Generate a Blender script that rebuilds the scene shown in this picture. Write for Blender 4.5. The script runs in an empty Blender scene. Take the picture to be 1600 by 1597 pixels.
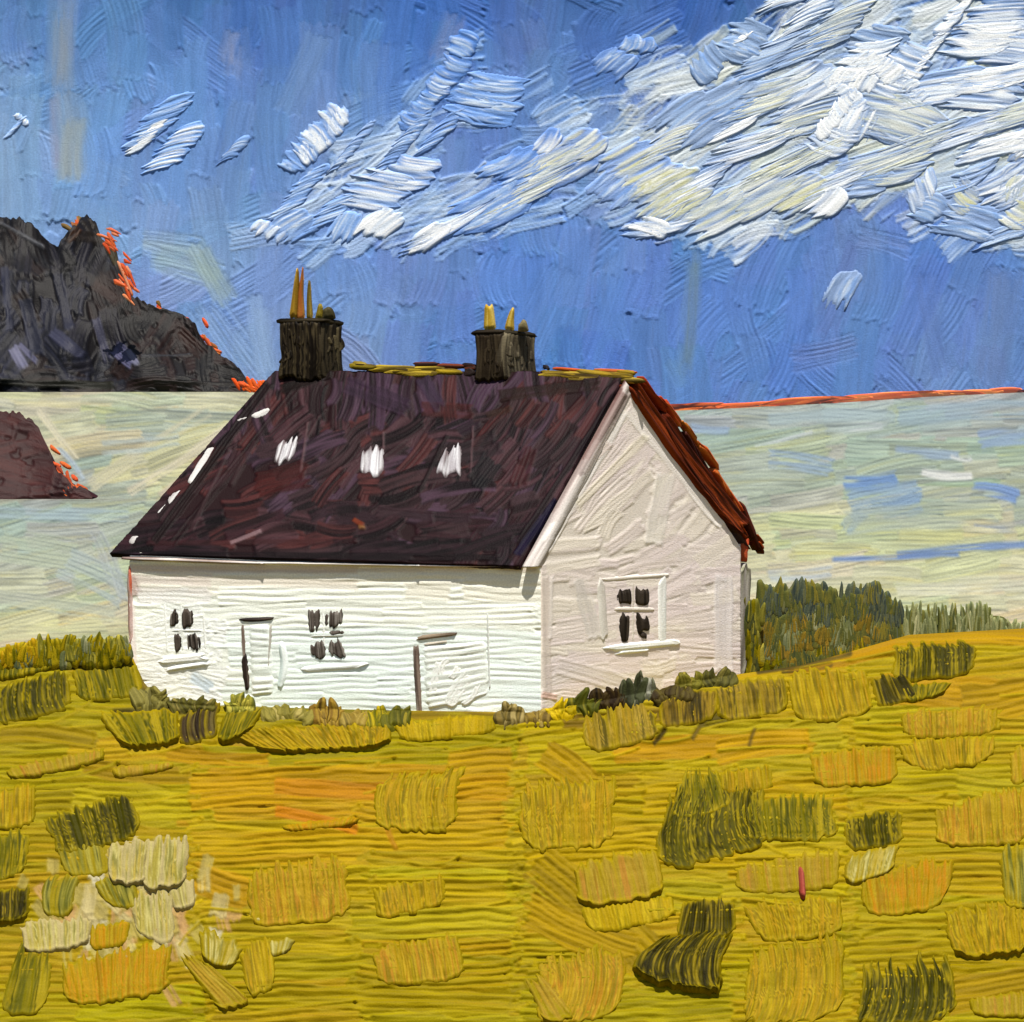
import bpy, math, random
import numpy as np
from mathutils import Vector

# ------------------------------------------------------------------ camera, world, sun, exposure
SC = bpy.context.scene
COL = SC.collection
EYE = 7.2                      # eye height above the cottage's floor, metres
F, CX, HZ = 3426.0, 800.0, 595.0   # focal length, centre and horizon in photograph pixels (1600 wide)
cam = bpy.data.objects.new('camera', bpy.data.cameras.new('camera'))
COL.objects.link(cam)
cam.location = (0, 0, EYE)
cam.rotation_euler = (math.radians(90), 0, 0)
cam.data.sensor_width = 36
cam.data.lens = F / 1600 * 36
cam.data.shift_y = -(798.5 - HZ) / 1600
cam.data.clip_start = 0.5
cam.data.clip_end = 9000
SC.camera = cam

SUN_EL, SUN_AZ = 69.0, -3.0    # elevation; degrees to the left of straight behind the viewer
el, az = math.radians(SUN_EL), math.radians(SUN_AZ)
w = bpy.data.worlds.new('World')
SC.world = w
w.use_nodes = True
nt = w.node_tree
sky_n = nt.nodes.new('ShaderNodeTexSky')
sky_n.sky_type = 'NISHITA'
sky_n.sun_disc = False
sky_n.sun_elevation = el
sky_n.sun_rotation = math.radians(180 + SUN_AZ)
nt.nodes['Background'].inputs['Strength'].default_value = 0.06
nt.links.new(sky_n.outputs[0], nt.nodes['Background'].inputs['Color'])
sd = bpy.data.lights.new('sun', 'SUN')
sd.energy = 4.8
sd.angle = math.radians(0.6)
sd.color = (1.0, 0.95, 0.87)
sun = bpy.data.objects.new('sun', sd)
COL.objects.link(sun)
sdir = Vector((-math.cos(el) * math.sin(az), -math.cos(el) * math.cos(az), math.sin(el)))
sun.rotation_euler = (-sdir).to_track_quat('-Z', 'Y').to_euler()
SC.view_settings.view_transform = 'Standard'
SC.view_settings.look = 'None'
SC.view_settings.gamma = 1
SC.view_settings.use_curve_mapping = False
SC.view_settings.exposure = 0.70

# ------------------------------------------------------------------ noise helpers
RS = np.random.RandomState(7)
random.seed(7)
TAB = RS.rand(256, 256).astype(np.float32)


def n2(x, y, seed=0):
    x = np.asarray(x, np.float32) + seed * 17.31
    y = np.asarray(y, np.float32) + seed * 9.77
    xi = np.floor(x).astype(int); yi = np.floor(y).astype(int)
    fx = x - xi; fy = y - yi
    fx = fx * fx * (3 - 2 * fx); fy = fy * fy * (3 - 2 * fy)
    a = TAB[yi & 255, xi & 255]; b = TAB[yi & 255, (xi + 1) & 255]
    c = TAB[(yi + 1) & 255, xi & 255]; d = TAB[(yi + 1) & 255, (xi + 1) & 255]
    return (a + (b - a) * fx) * (1 - fy) + (c + (d - c) * fx) * fy


def lin(c):
    c = np.asarray(c, np.float32) / 255.0
    return np.where(c <= 0.04045, c / 12.92, ((c + 0.055) / 1.055) ** 2.4)


def pal_at(pal, f):
    """pal: list of rgb rows; f in 0..1 -> colours"""
    P = np.asarray(pal, np.float32)
    k = len(P)
    if k == 1:
        return np.broadcast_to(P[0], f.shape + (3,)).copy()
    q = np.clip(f, 0, 0.9999) * (k - 1)
    i = q.astype(int); r = (q - i)[..., None]
    r = r * r * (3 - 2 * r)
    return P[i] * (1 - r) + P[i + 1] * r


def sstep(a, b, x):
    t = np.clip((x - a) / (b - a), 0, 1)
    return t * t * (3 - 2 * t)


def bristle(v, u, period, seed):
    """ropy bristle relief: broad ridges, narrow grooves; v across, u along (pixels)"""
    ph = v / period + 1.3 * n2(v / (period * 3.1), u / 160.0, seed) + 0.55 * n2(u / 45.0, v / 60.0, seed + 3)
    amp = 0.35 + 0.9 * n2(v / (period * 1.7), u / 90.0, seed + 5)
    r = np.abs(np.sin(np.pi * ph)) ** 0.8 * amp
    fine = n2(v / 2.6, u / 55.0, seed + 8)
    return 0.75 * r + 0.35 * fine + 0.25 * (n2(v / 1.7, u / 26.0, seed + 9) - 0.5)


# ------------------------------------------------------------------ paint canvases (relief + pigment of a surface)
class Canvas:
    def __init__(s, x0, y0, x1, y1, step=2.0):
        s.x0, s.y0, s.step = x0, y0, step
        s.xs = np.arange(x0, x1 + step, step, dtype=np.float32)
        s.ys = np.arange(y0, y1 + step, step, dtype=np.float32)
        s.X, s.Y = np.meshgrid(s.xs, s.ys)
        s.H = np.zeros_like(s.X)
        s.C = np.zeros(s.X.shape + (3,), np.float32)

    def brush(s, p0, p1, w, pal, t=1.5, rid=1.5, period=8.0, bend=0.0, op=1.0, dry=0.0, lip=1.0, rim=0.7, streak=1.0, soft=2.0):
        x0, y0 = p0; x1, y1 = p1
        L = math.hypot(x1 - x0, y1 - y0) + 1e-6
        ux, uy = (x1 - x0) / L, (y1 - y0) / L
        m = w * 0.6 + abs(bend) + 6
        ix0 = max(int((min(x0, x1) - m - s.x0) / s.step), 0); ix1 = min(int((max(x0, x1) + m - s.x0) / s.step) + 1, len(s.xs))
        iy0 = max(int((min(y0, y1) - m - s.y0) / s.step), 0); iy1 = min(int((max(y0, y1) + m - s.y0) / s.step) + 1, len(s.ys))
        if ix1 <= ix0 or iy1 <= iy0:
            return
        sl = (slice(iy0, iy1), slice(ix0, ix1))
        X = s.X[sl] - x0; Y = s.Y[sl] - y0
        u = X * ux + Y * uy
        q = np.clip(u / L, 0, 1)
        v = -X * uy + Y * ux - bend * 4 * q * (1 - q)
        sd_ = random.randint(0, 9999) * 0.37
        rag = (n2(v / 5.0, v * 0 + 1, sd_) - 0.5) * min(w * 0.25, 14)
        rag2 = (n2(v / 5.0, v * 0 + 5, sd_ + 2) - 0.5) * min(w * 0.35, 18)
        hw = w / 2 + (n2(u / 30.0, u * 0, sd_ + 4) - 0.5) * w * 0.14
        a = sstep(0, soft, hw - np.abs(v)) * sstep(-1, 2, u - rag) * sstep(-1, 2, L + rag2 - u)
        br = bristle(v, u, period, sd_)
        if dry > 0:
            dn = 0.6 * n2(v / 3.2, u / 70.0, sd_ + 6) + 0.4 * n2(v / 9.0, u / 40.0, sd_ + 11)
            a = a * sstep(dry - 0.18, dry + 0.16, dn)
        h = t + rid * br + rim * t * np.exp(-((np.abs(v) - hw + 3) / 2.2) ** 2) + lip * t * np.exp(-((u - L - rag2 + 4) / 3.0) ** 2)
        f = 0.72 * n2(v / 7.0, u / 130.0, sd_ + 20) + 0.28 * n2(v / 2.8, u / 80.0, sd_ + 22)
        f = np.clip(0.5 + (f - 0.5) * 1.9 * streak, 0, 1)
        c = pal_at(pal, f)
        s.H[sl] = s.H[sl] * (1 - a) + (0.2 * s.H[sl] + h) * a
        ao = (a * op)[..., None]
        s.C[sl] = s.C[sl] * (1 - ao) + c * ao

    def low(s, k=6):
        A = s.H
        for ax in (0, 1):
            c = np.cumsum(np.pad(A, [(k + 1, k) if i == ax else (0, 0) for i in (0, 1)], mode='edge'), axis=ax)
            n = A.shape[ax]
            A = (np.take(c, np.arange(2 * k + 1, 2 * k + 1 + n), ax) - np.take(c, np.arange(0, n), ax)) / (2 * k + 1)
        return A

    def under(s, px, py):
        if not hasattr(s, 'L'): s.L = s.low()
        i = np.clip((px - s.x0) / s.step, 0, len(s.xs) - 1).astype(int); j = np.clip((py - s.y0) / s.step, 0, len(s.ys) - 1).astype(int)
        return s.L[j, i]

    def sample(s, px, py):
        def mirror(f, n):
            p = 2.0 * (n - 1.01)
            f = np.mod(f, p)
            return np.clip(np.where(f > p / 2, p - f, f), 0, n - 1.001)
        fx = mirror((px - s.x0) / s.step, len(s.xs))
        fy = mirror((py - s.y0) / s.step, len(s.ys))
        i = fx.astype(int); j = fy.astype(int)
        a = fx - i; b = fy - j
        def bl(A):
            aa = a if A.ndim == 2 else a[..., None]; bb = b if A.ndim == 2 else b[..., None]
            return (A[j, i] * (1 - aa) + A[j, i + 1] * aa) * (1 - bb) + (A[j + 1, i] * (1 - aa) + A[j + 1, i + 1] * aa) * bb
        return bl(s.H), bl(s.C)


# ------------------------------------------------------------------ surfaces of the place: where a line of sight meets them
def ray_point(px, py, Y):
    return np.stack([(px - CX) / F * Y, Y + 0 * px, EYE - (py - HZ) / F * Y], -1)


def U(px, py, Y):
    return Vector(((px - CX) / F * Y, Y, EYE - (py - HZ) / F * Y))


class PlaneSurf:
    def __init__(s, p, n):
        s.p = np.array(p); s.n = np.array(n) / np.linalg.norm(n)
        if s.n[1] > 0: s.n = -s.n
    def __call__(s, px, py):
        dx = (px - CX) / F; dz = -(py - HZ) / F
        o = np.array([0, 0, EYE])
        Y = np.dot(s.p - o, s.n) / (dx * s.n[0] + s.n[1] + dz * s.n[2])
        P = ray_point(px, py, Y)
        return P, np.broadcast_to(s.n, P.shape), Y / F


class PatchSurf:
    """bilinear patch through four points given as pixel + depth (a, b = top edge; c, d = bottom right, bottom left)"""
    def __init__(s, q3):
        s.q = [np.array(v) for v in q3]
        n = np.cross(s.q[2] - s.q[0], s.q[3] - s.q[1])
        s.pl = PlaneSurf((s.q[0] + s.q[1] + s.q[2] + s.q[3]) / 4, n)
    def __call__(s, px, py):
        return s.pl(px, py)


# ------------------------------------------------------------------ materials
MATS = {}


def paint(name, rough=0.45, spec=0.35, bump_attr=0.0, grain=0.10, mpp=0.014):
    if name in MATS: return MATS[name]
    m = bpy.data.materials.new(name); m.use_nodes = True
    t = m.node_tree; b = t.nodes['Principled BSDF']
    a = t.nodes.new('ShaderNodeAttribute'); a.attribute_name = 'pigment'
    tc = t.nodes.new('ShaderNodeAttribute'); tc.attribute_name = 'paint_uv'
    no = t.nodes.new('ShaderNodeTexNoise'); no.inputs['Scale'].default_value = 0.35; no.inputs['Detail'].default_value = 4
    t.links.new(tc.outputs['Vector'], no.inputs['Vector'])
    mr = t.nodes.new('ShaderNodeMapRange')
    mr.inputs['From Min'].default_value = 0.3; mr.inputs['From Max'].default_value = 0.7
    mr.inputs['To Min'].default_value = 1 - grain; mr.inputs['To Max'].default_value = 1 + grain
    t.links.new(no.outputs['Fac'], mr.inputs['Value'])
    mx = t.nodes.new('ShaderNodeVectorMath'); mx.operation = 'SCALE'
    t.links.new(a.outputs['Color'], mx.inputs[0]); t.links.new(mr.outputs[0], mx.inputs['Scale'])
    t.links.new(mx.outputs[0], b.inputs['Base Color'])
    b.inputs['Roughness'].default_value = rough
    b.inputs['Specular IOR Level'].default_value = spec
    if not bump_attr:      # canvas tooth and fine hair marks, a fraction of a pixel deep
        n3 = t.nodes.new('ShaderNodeTexNoise'); n3.inputs['Scale'].default_value = 0.45; n3.inputs['Detail'].default_value = 5; n3.inputs['Roughness'].default_value = 0.65
        t.links.new(tc.outputs['Vector'], n3.inputs['Vector'])
        bp = t.nodes.new('ShaderNodeBump'); bp.inputs['Strength'].default_value = 0.40; bp.inputs['Distance'].default_value = mpp * 2.0
        t.links.new(n3.outputs['Fac'], bp.inputs['Height']); t.links.new(bp.outputs[0], b.inputs['Normal'])
    if bump_attr:
        h = t.nodes.new('ShaderNodeAttribute'); h.attribute_name = 'ripple'
        t.links.new(h.outputs['Vector'], b.inputs['Normal'])
    MATS[name] = m
    return m


# ------------------------------------------------------------------ mesh builders
def tag(o, label=None, cat=None, group=None, kind=None):
    if label: o['label'] = label
    if cat: o['category'] = cat
    if group: o['group'] = group
    if kind: o['kind'] = kind
    return o


def empty(name, loc=(0, 0, 0)):
    o = bpy.data.objects.new(name, None); COL.objects.link(o)
    o.location = loc; o.empty_display_size = 0.3
    return o


class MB:
    """collects grids into one mesh"""
    def __init__(s):
        s.V = []; s.Q = []; s.C = []; s.UV = []; s.W = []; s.n = 0
    def grid(s, P, C, uv=None, wave=None):
        r, c = P.shape[:2]
        idx = np.arange(r * c).reshape(r, c) + s.n
        q = np.stack([idx[:-1, :-1], idx[1:, :-1], idx[1:, 1:], idx[:-1, 1:]], -1).reshape(-1, 4)
        s.V.append(P.reshape(-1, 3)); s.C.append(C.reshape(-1, 3)); s.Q.append(q)
        s.UV.append((uv if uv is not None else np.zeros(P.shape)).reshape(-1, 3))
        s.W.append((wave if wave is not None else np.zeros(P.shape)).reshape(-1, 3))
        s.n += r * c
    def build(s, name, mat, parent=None, origin=None, smooth=True):
        V = np.concatenate(s.V).astype(np.float64); Q = np.concatenate(s.Q)
        if parent is not None:
            org = Vector((0, 0, 0)); wl = parent.location
            pp = parent
            off = np.zeros(3)
            while pp is not None:
                off += np.array(pp.location); pp = pp.parent
            V = V - off
            loc = (0, 0, 0)
        else:
            loc = tuple(float(k) for k in origin) if origin is not None else (0, 0, 0)
            V = V - np.array(loc)
        me = bpy.data.meshes.new(name)
        nv, nq = len(V), len(Q)
        me.vertices.add(nv); me.vertices.foreach_set('co', V.astype(np.float32).ravel())
        me.loops.add(nq * 4); me.loops.foreach_set('vertex_index', Q.astype(np.int32).ravel())
        me.polygons.add(nq)
        me.polygons.foreach_set('loop_start', np.arange(0, nq * 4, 4, dtype=np.int32))
        me.polygons.foreach_set('use_smooth', np.full(nq, smooth, dtype=bool))
        me.update(calc_edges=True)
        ca = me.attributes.new('pigment', 'FLOAT_COLOR', 'POINT')
        cc = np.ones((nv, 4), np.float32); cc[:, :3] = np.concatenate(s.C)
        ca.data.foreach_set('color', cc.ravel())
        ua = me.attributes.new('paint_uv', 'FLOAT_VECTOR', 'POINT')
        ua.data.foreach_set('vector', np.concatenate(s.UV).astype(np.float32).ravel())
        W = np.concatenate(s.W)
        if np.any(W):
            wa = me.attributes.new('ripple', 'FLOAT_VECTOR', 'POINT'); wa.data.foreach_set('vector', W.astype(np.float32).ravel())
        me.materials.append(mat)
        o = bpy.data.objects.new(name, me); COL.objects.link(o)
        o.location = loc
        if parent is not None: o.parent = parent
        return o


def with_skirt(P, N, sc, C, uv, depth):
    """adds a ring that folds the grid's border down by `depth` pixels so it is a solid slab, not a sheet"""
    D = (N * (sc[..., None] if np.ndim(sc) else sc) * depth)
    Pb = np.pad(P, ((1, 1), (1, 1), (0, 0)), mode='edge'); Db = np.pad(D, ((1, 1), (1, 1), (0, 0)), mode='edge')
    m = np.zeros(Pb.shape[:2], bool); m[0] = m[-1] = True; m[:, 0] = m[:, -1] = True
    Pb[m] -= Db[m]
    return Pb, np.pad(C, ((1, 1), (1, 1), (0, 0)), mode='edge'), np.pad(uv, ((1, 1), (1, 1), (0, 0)), mode='edge')


def canvas_grid(mb, PX, PY, cv, surf, gain=1.0, hs=1.0, off=0.0, skirt=0.0, wave=None):
    H, C = cv.sample(PX, PY)
    P, N, sc = surf(PX, PY)
    sc = sc + np.zeros_like(PX)
    uv = np.stack([PX, PY, np.zeros_like(PX)], -1)
    alb = np.clip(lin(C) * gain, 0, 0.93)
    if wave is not None:
        gy_ = np.gradient(H, axis=0) / np.maximum(np.gradient(PY, axis=0), .1); gx_ = np.gradient(H, axis=1) / np.maximum(np.gradient(PX, axis=1), .1)
        nn = np.stack([-gx_ * wave, -gy_ * wave, np.ones_like(H)], -1)
        mb.grid(P, alb, uv, nn / np.linalg.norm(nn, axis=-1, keepdims=True)); return
    P = P + N * (sc * (H * hs + off))[..., None]
    if skirt:
        P, alb, uv = with_skirt(P, N, sc, alb, uv, skirt)
    mb.grid(P, alb, uv)


def rect_grid(xs, ys):
    return np.meshgrid(np.asarray(xs, np.float32), np.asarray(ys, np.float32))


def column_grid(xs, ytop, ybot, rows):
    t = np.linspace(0, 1, rows)[:, None]
    X = np.broadcast_to(xs[None, :], (rows, len(xs))).astype(np.float32).copy()
    return X, (ytop[None, :] * (1 - t) + ybot[None, :] * t).astype(np.float32)


UNDER = {}      # relief already on a surface, so that daubs lie on top of it


def daub(mb, quad, pal, surf, gain=1.0, t=4.0, rid=2.5, period=9.0, rag0=0.10, rag1=0.05, rnd=0.25, lip=1.0, rim=0.6,
         bow=0.0, sway=0.0, res=2.2, base=1.0, skirt=9.0, streak=1.0, swell=0.0, taper0=0.0, taper1=0.0, curl=0.0, gap=0.0, wash=None, gap_drop=2.6):
    """one thick brush daub: quad = start-left, start-right, end-right, end-left (pixels of the photograph on `surf`);
    bristles run from the start edge to the end edge"""
    A, B, Cc, D = [np.array(p, np.float32) for p in quad]
    wid = (np.linalg.norm(B - A) + np.linalg.norm(Cc - D)) / 2
    ln = (np.linalg.norm(D - A) + np.linalg.norm(Cc - B)) / 2
    nc = max(5, int(wid / res)); nr = max(5, int(ln / (res * 1.15)))
    s = np.linspace(0, 1, nc)[None, :]; q = np.linspace(0, 1, nr)[:, None]
    sd_ = random.randint(0, 9999) * 0.31
    e = np.abs(2 * s - 1)
    t0 = (n2(s * wid / 4.0, s * 0, sd_) - 0.5) * 2 * rag0 + rnd * 0.5 * e ** 7 + taper0 * e ** 2
    t1 = 1 + (n2(s * wid / 7.0, s * 0 + 3, sd_ + 1) - 0.5) * 2 * rag1 - rnd * e ** 5 - taper1 * e ** 2
    tt = t0 + (t1 - t0) * q
    ss = s + ((n2(tt * ln / 22.0, s * 0 + 7, sd_) - 0.5) * 0.07) * np.where(s < 0.5, 1 - s, s)
    ss = 0.5 + (ss - 0.5) * (1 + swell * np.sin(np.pi * np.clip(tt, 0, 1)))
    S = ss[..., None]; T = tt[..., None]
    G = (A * (1 - S) + B * S) * (1 - T) + (D * (1 - S) + Cc * S) * T
    ax = (D + Cc - A - B) / 2; ax = ax / (np.linalg.norm(ax) + 1e-6); nx = np.array([ax[1], -ax[0]])
    par = 4 * np.clip(tt, 0, 1) * (1 - np.clip(tt, 0, 1))
    G = G + nx * (sway * par + curl * np.clip(tt, 0, 1) ** 2)[..., None] + ax * (bow * (1 - (2 * ss - 1) ** 2) * np.clip(tt, 0, 1))[..., None]
    v = ss * wid; u = tt * ln
    qq = np.broadcast_to(q, tt.shape); ee = np.broadcast_to(e, tt.shape)
    br = bristle(v, u, period, sd_)
    dse = np.minimum(s, 1 - s) * wid + 0 * tt
    de = (1 - qq) * (t1 - t0) * ln
    ds = qq * (t1 - t0) * ln
    edge = sstep(-0.5, 4.0, dse) * sstep(-0.5, 4.0, de) * sstep(-0.5, 8, ds)
    h = base + t * (0.55 + 0.45 * qq) + rid * br * (1 - 0.6 * sstep(0.75, 1.0, qq)) + rim * t * np.exp(-((dse - 4) / 3.0) ** 2) + lip * min(1.0, (ln / 75.0) ** 1.5) * t * np.exp(-((de - 4.5) / 3.2) ** 2)
    h = h * edge - 0.9 * (1 - edge)
    if gap > 0:      # dry bristles: between them the stroke sinks under the surface it was dragged over
        gn = 0.65 * n2(v / 2.7, u / 75.0, sd_ + 31) + 0.35 * n2(v / 8.0, u / 45.0, sd_ + 37)
        thr = gap + 0.22 * (1 - sstep(0, 0.3, np.minimum(qq, 1 - qq))) + 0.12 * ee ** 4
        h = h - gap_drop * (1 - sstep(thr - 0.16, thr + 0.06, gn))
    f = 0.55 * n2(v / 6.5, u / 120.0, sd_ + 20) + 0.45 * n2(v / 2.6, u / 80.0, sd_ + 22)
    f = np.clip(0.5 + (f - 0.5) * 2.3 * streak, 0, 1)
    C = np.clip(lin(pal_at(pal, f)) * gain, 0, 0.93)
    if gap > 0 and wash is not None:      # paint dragged thin mixes with the colour under it
        k_ = (sstep(thr - 0.10, thr + 0.26, gn) * sstep(-1, min(9, wid * .12), dse) * sstep(-1, min(7, ln * .10), de) * sstep(-1, min(9, ln * .15), ds))[..., None]
        C = np.clip(lin(np.array(wash)) * gain, 0, 0.9) * (1 - k_) + C * k_
    PX, PY = G[..., 0], G[..., 1]
    P, N, sc = surf(PX, PY)
    sc = sc + np.zeros_like(PX)
    if id(surf) in UNDER:
        uc, uh = UNDER[id(surf)]
        h = h + uc.under(PX, PY) * uh + 0.3
    uv = np.stack([PX, PY, np.zeros_like(PX)], -1)
    P = P + N * (sc * h)[..., None]
    P, C, uv = with_skirt(P, N, sc, C, uv, skirt)
    mb.grid(P, C, uv)


def stroke_quad(p0, p1, w, w1=None):
    x0, y0 = p0; x1, y1 = p1
    w1 = w if w1 is None else w1
    L = math.hypot(x1 - x0, y1 - y0) + 1e-6
    nx, ny = (y1 - y0) / L, -(x1 - x0) / L
    return [(x0 - nx * w / 2, y0 - ny * w / 2), (x0 + nx * w / 2, y0 + ny * w / 2), (x1 + nx * w1 / 2, y1 + ny * w1 / 2), (x1 - nx * w1 / 2, y1 - ny * w1 / 2)]


def mid(quad, surf):
    c = np.mean(np.array(quad, np.float32), 0)
    P, _, _ = surf(np.array([[c[0]]]), np.array([[c[1]]]))
    return P[0, 0]


# ------------------------------------------------------------------ pigment tables (sRGB)
G_SKY, G_FIELD, G_WALL, G_ROOF, G_SEA, G_HILL = 0.92, 0.385, 0.90, 0.165, 0.35, 0.12
OCH = [(204, 164, 44), (168, 134, 28), (220, 182, 62), (146, 122, 24), (218, 166, 60), (190, 150, 34)]
YEL = [(214, 174, 34), (192, 156, 22), (228, 190, 60), (176, 148, 22)]
TAN = [(210, 164, 70), (180, 142, 50), (222, 178, 90), (206, 144, 76), (160, 130, 42), (206, 168, 70)]
ORA = [(212, 158, 38), (190, 150, 36), (220, 148, 46), (204, 168, 52), (184, 136, 34)]
OLI = [(146, 130, 24), (108, 102, 20), (180, 152, 38), (86, 84, 18), (192, 164, 58)]
DKG = [(84, 78, 14), (60, 56, 12), (138, 120, 26), (70, 64, 14), (186, 158, 48), (98, 90, 22)]
VDK = [(66, 58, 12), (44, 38, 9), (100, 88, 18), (56, 50, 12), (170, 142, 56), (78, 68, 14)]
PAL = [(212, 194, 112), (186, 170, 76), (232, 218, 156), (160, 152, 84), (216, 192, 98)]
GRG = [(152, 146, 72), (116, 116, 54), (190, 178, 100), (92, 96, 50), (198, 184, 104)]
LIL = [(200, 162, 76), (186, 154, 72), (206, 176, 88), (178, 146, 58), (206, 150, 84)]
WHT = [(240, 242, 232), (228, 234, 224), (246, 246, 238)]
CRM = [(228, 220, 208), (216, 206, 194), (236, 230, 218)]
INK = [(44, 36, 34), (66, 54, 48), (84, 72, 62), (38, 32, 30)]
RST = [(132, 52, 22), (96, 36, 18), (168, 72, 28), (70, 28, 18), (196, 86, 36)]
FIR = [(234, 112, 46), (218, 90, 36), (242, 140, 66), (200, 76, 34)]

def _deep(p, k=0.45, g=1.03): return [(c[0], min(255, c[1] * g), c[2] * k) for c in p]
OCH, YEL, TAN, ORA, OLI, DKG, VDK = [_deep(p) for p in (OCH, YEL, TAN, ORA, OLI, DKG, VDK)]
PAL, GRG, LIL = _deep(PAL, 0.85, 1.0), _deep(GRG, 0.7, 1.0), _deep(LIL, 0.6, 1.0)
# ------------------------------------------------------------------ sky: a painted backdrop far beyond the sea
SKY_Y = 2700.0
sky_surf = PlaneSurf((0, SKY_Y, 0), (0, -1, 0))
cv = Canvas(-60, -60, 1660, 680, 2.0)


def sky_col(x, y):
    x = np.asarray(x, np.float32); y = np.asarray(y, np.float32)
    g = np.interp(y, [-60, 0, 40, 110, 260, 420, 560, 680], [0.05, 0.15, 0.45, 0.85, 1.0, 1.0, 0.92, 0.85])[..., None]
    k = np.interp(x, [0, 300, 900, 1600], [0.0, 0.3, 0.72, 1.0])[..., None]
    c = np.array((126, 160, 206)) * (1 - k) + np.array((94, 130, 197)) * k
    top = np.array((82, 118, 168)) * (1 - k) + np.array((52, 94, 164)) * k
    g = g - 0.35 * k * np.interp(y, [60, 220], [1, 0])[..., None]
    c = top * (1 - g) + c * g
    m = n2(x / 130.0, y / 170.0, 41)[..., None] - 0.5; m2 = n2(x / 60.0, y / 90.0, 43)[..., None] - 0.5
    return c + m * np.array((44, 26, -2)) + m2 * np.array((10, 16, 20))


cv.C[:] = sky_col(cv.X, cv.Y)
cells = [(x, y) for x in range(-70, 1680, 40) for y in range(-90, 700, 62)]
random.shuffle(cells)
for x, y in cells:
    x += random.uniform(-25, 25); y += random.uniform(-30, 30)
    L = random.uniform(70, 210)
    c = sky_col(x, y + L / 2) + np.random.RandomState(int(abs(x * 7 + y))).uniform(-7, 7, 3)
    tilt = random.uniform(-26, 14) if x < 1100 else random.uniform(-0.6, 0.15) * L
    if random.random() < 0.16: tilt = random.choice([-1, 1]) * random.uniform(0.5, 1.4) * L; L *= 0.6
    pal = [c * 0.92, c, c * 1.05 + 4, c * 0.96 + np.array((5, 1, -5))]
    cv.brush((x, y), (x + tilt, y + L), random.uniform(36, 84), pal, t=0.35, rid=1.5, period=random.uniform(5.5, 8), bend=random.uniform(-16, 16), op=0.42, lip=1.4, rim=1.2, streak=0.9, soft=5)
for (x0, y0, x1, y1, w_, c, op) in [
        (104, -10, 96, 140, 60, (140, 152, 170), 0.4), (100, 20, 96, 120, 40, (148, 150, 146), 0.3), (100, 150, 108, 285, 84, (146, 160, 176), 0.4), (112, 190, 106, 282, 60, (160, 164, 150), 0.35), (82, 150, 86, 260, 36, (150, 142, 160), 0.35),
        (1080, 400, 1066, 580, 40, (112, 138, 158), 0.5), (1082, 410, 1074, 560, 16, (118, 132, 112), 0.5), (1050, 560, 1070, 600, 40, (110, 150, 190), 0.4), (226, 376, 320, 390, 44, (156, 176, 186), 0.6), (240, 400, 340, 430, 50, (152, 176, 182), 0.6), (310, 390, 356, 470, 50, (160, 180, 172), 0.55),
        (320, 480, 400, 590, 80, (144, 172, 208), 0.5), (400, 470, 420, 590, 50, (150, 178, 212), 0.5), (500, 60, 450, 180, 70, (112, 144, 190), 0.5), (250, 0, 260, 110, 60, (84, 124, 178), 0.4),
        (370, 60, 360, 110, 40, (150, 152, 176), 0.4), (715, 30, 690, 100, 60, (138, 144, 184), 0.35), (1340, 380, 1290, 520, 60, (100, 122, 182), 0.5), (1560, 420, 1540, 590, 90, (108, 132, 178), 0.5), (1340, 370, 1420, 390, 40, (120, 140, 190), 0.4),
        (1440, 430, 1470, 590, 60, (100, 128, 188), 0.5), (880, 420, 820, 560, 80, (104, 142, 204), 0.4), (970, 430, 930, 560, 60, (90, 132, 202), 0.4), (1230, 560, 1330, 540, 50, (116, 130, 180), 0.4)]:
    C_ = np.array(c)
    for k_ in range(3):
        ox, oy = random.uniform(-8, 8), random.uniform(-12, 12)
        cv.brush((x0 + ox, y0 + oy), (x1 + ox, y1 + oy), w_ * random.uniform(0.5, 0.9), [C_ * 0.93, C_, C_ * 1.06], t=0.3, rid=1.0, period=6.5, op=op * 0.6, soft=10, lip=0.2, rim=0.1, dry=random.uniform(0.25, 0.45), bend=random.uniform(-5, 5))
# thin scumbled white rubbed into the blue under the clouds
BANK = [(400, 372), (560, 392), (700, 384), (800, 352), (900, 318), (1000, 350), (1040, 380), (1150, 374), (1290, 330), (1335, 296), (1440, 318), (1500, 370), (1620, 385),
        (1640, -20), (1330, -20), (1220, 20), (1120, 80), (1010, 60), (960, 130), (860, 180), (760, 70), (700, 60), (640, 170), (520, 200), (450, 250)]


def inside(x, y, poly):
    k = False
    for i in range(len(poly)):
        (xa, ya), (xb, yb) = poly[i], poly[i - 1]
        if (ya > y) != (yb > y) and x < (xb - xa) * (y - ya) / (yb - ya) + xa: k = not k
    return k


def dens(x, y):
    d = np.interp(x, [400, 800, 950, 1100, 1250, 1600], [0.05, 0.08, 0.25, 0.45, 0.7, 0.8])
    edge = np.interp(x, [400, 800, 1000, 1200, 1600], [0.55, 0.4, 0.3, 0.0, 0.0])
    return d


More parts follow.
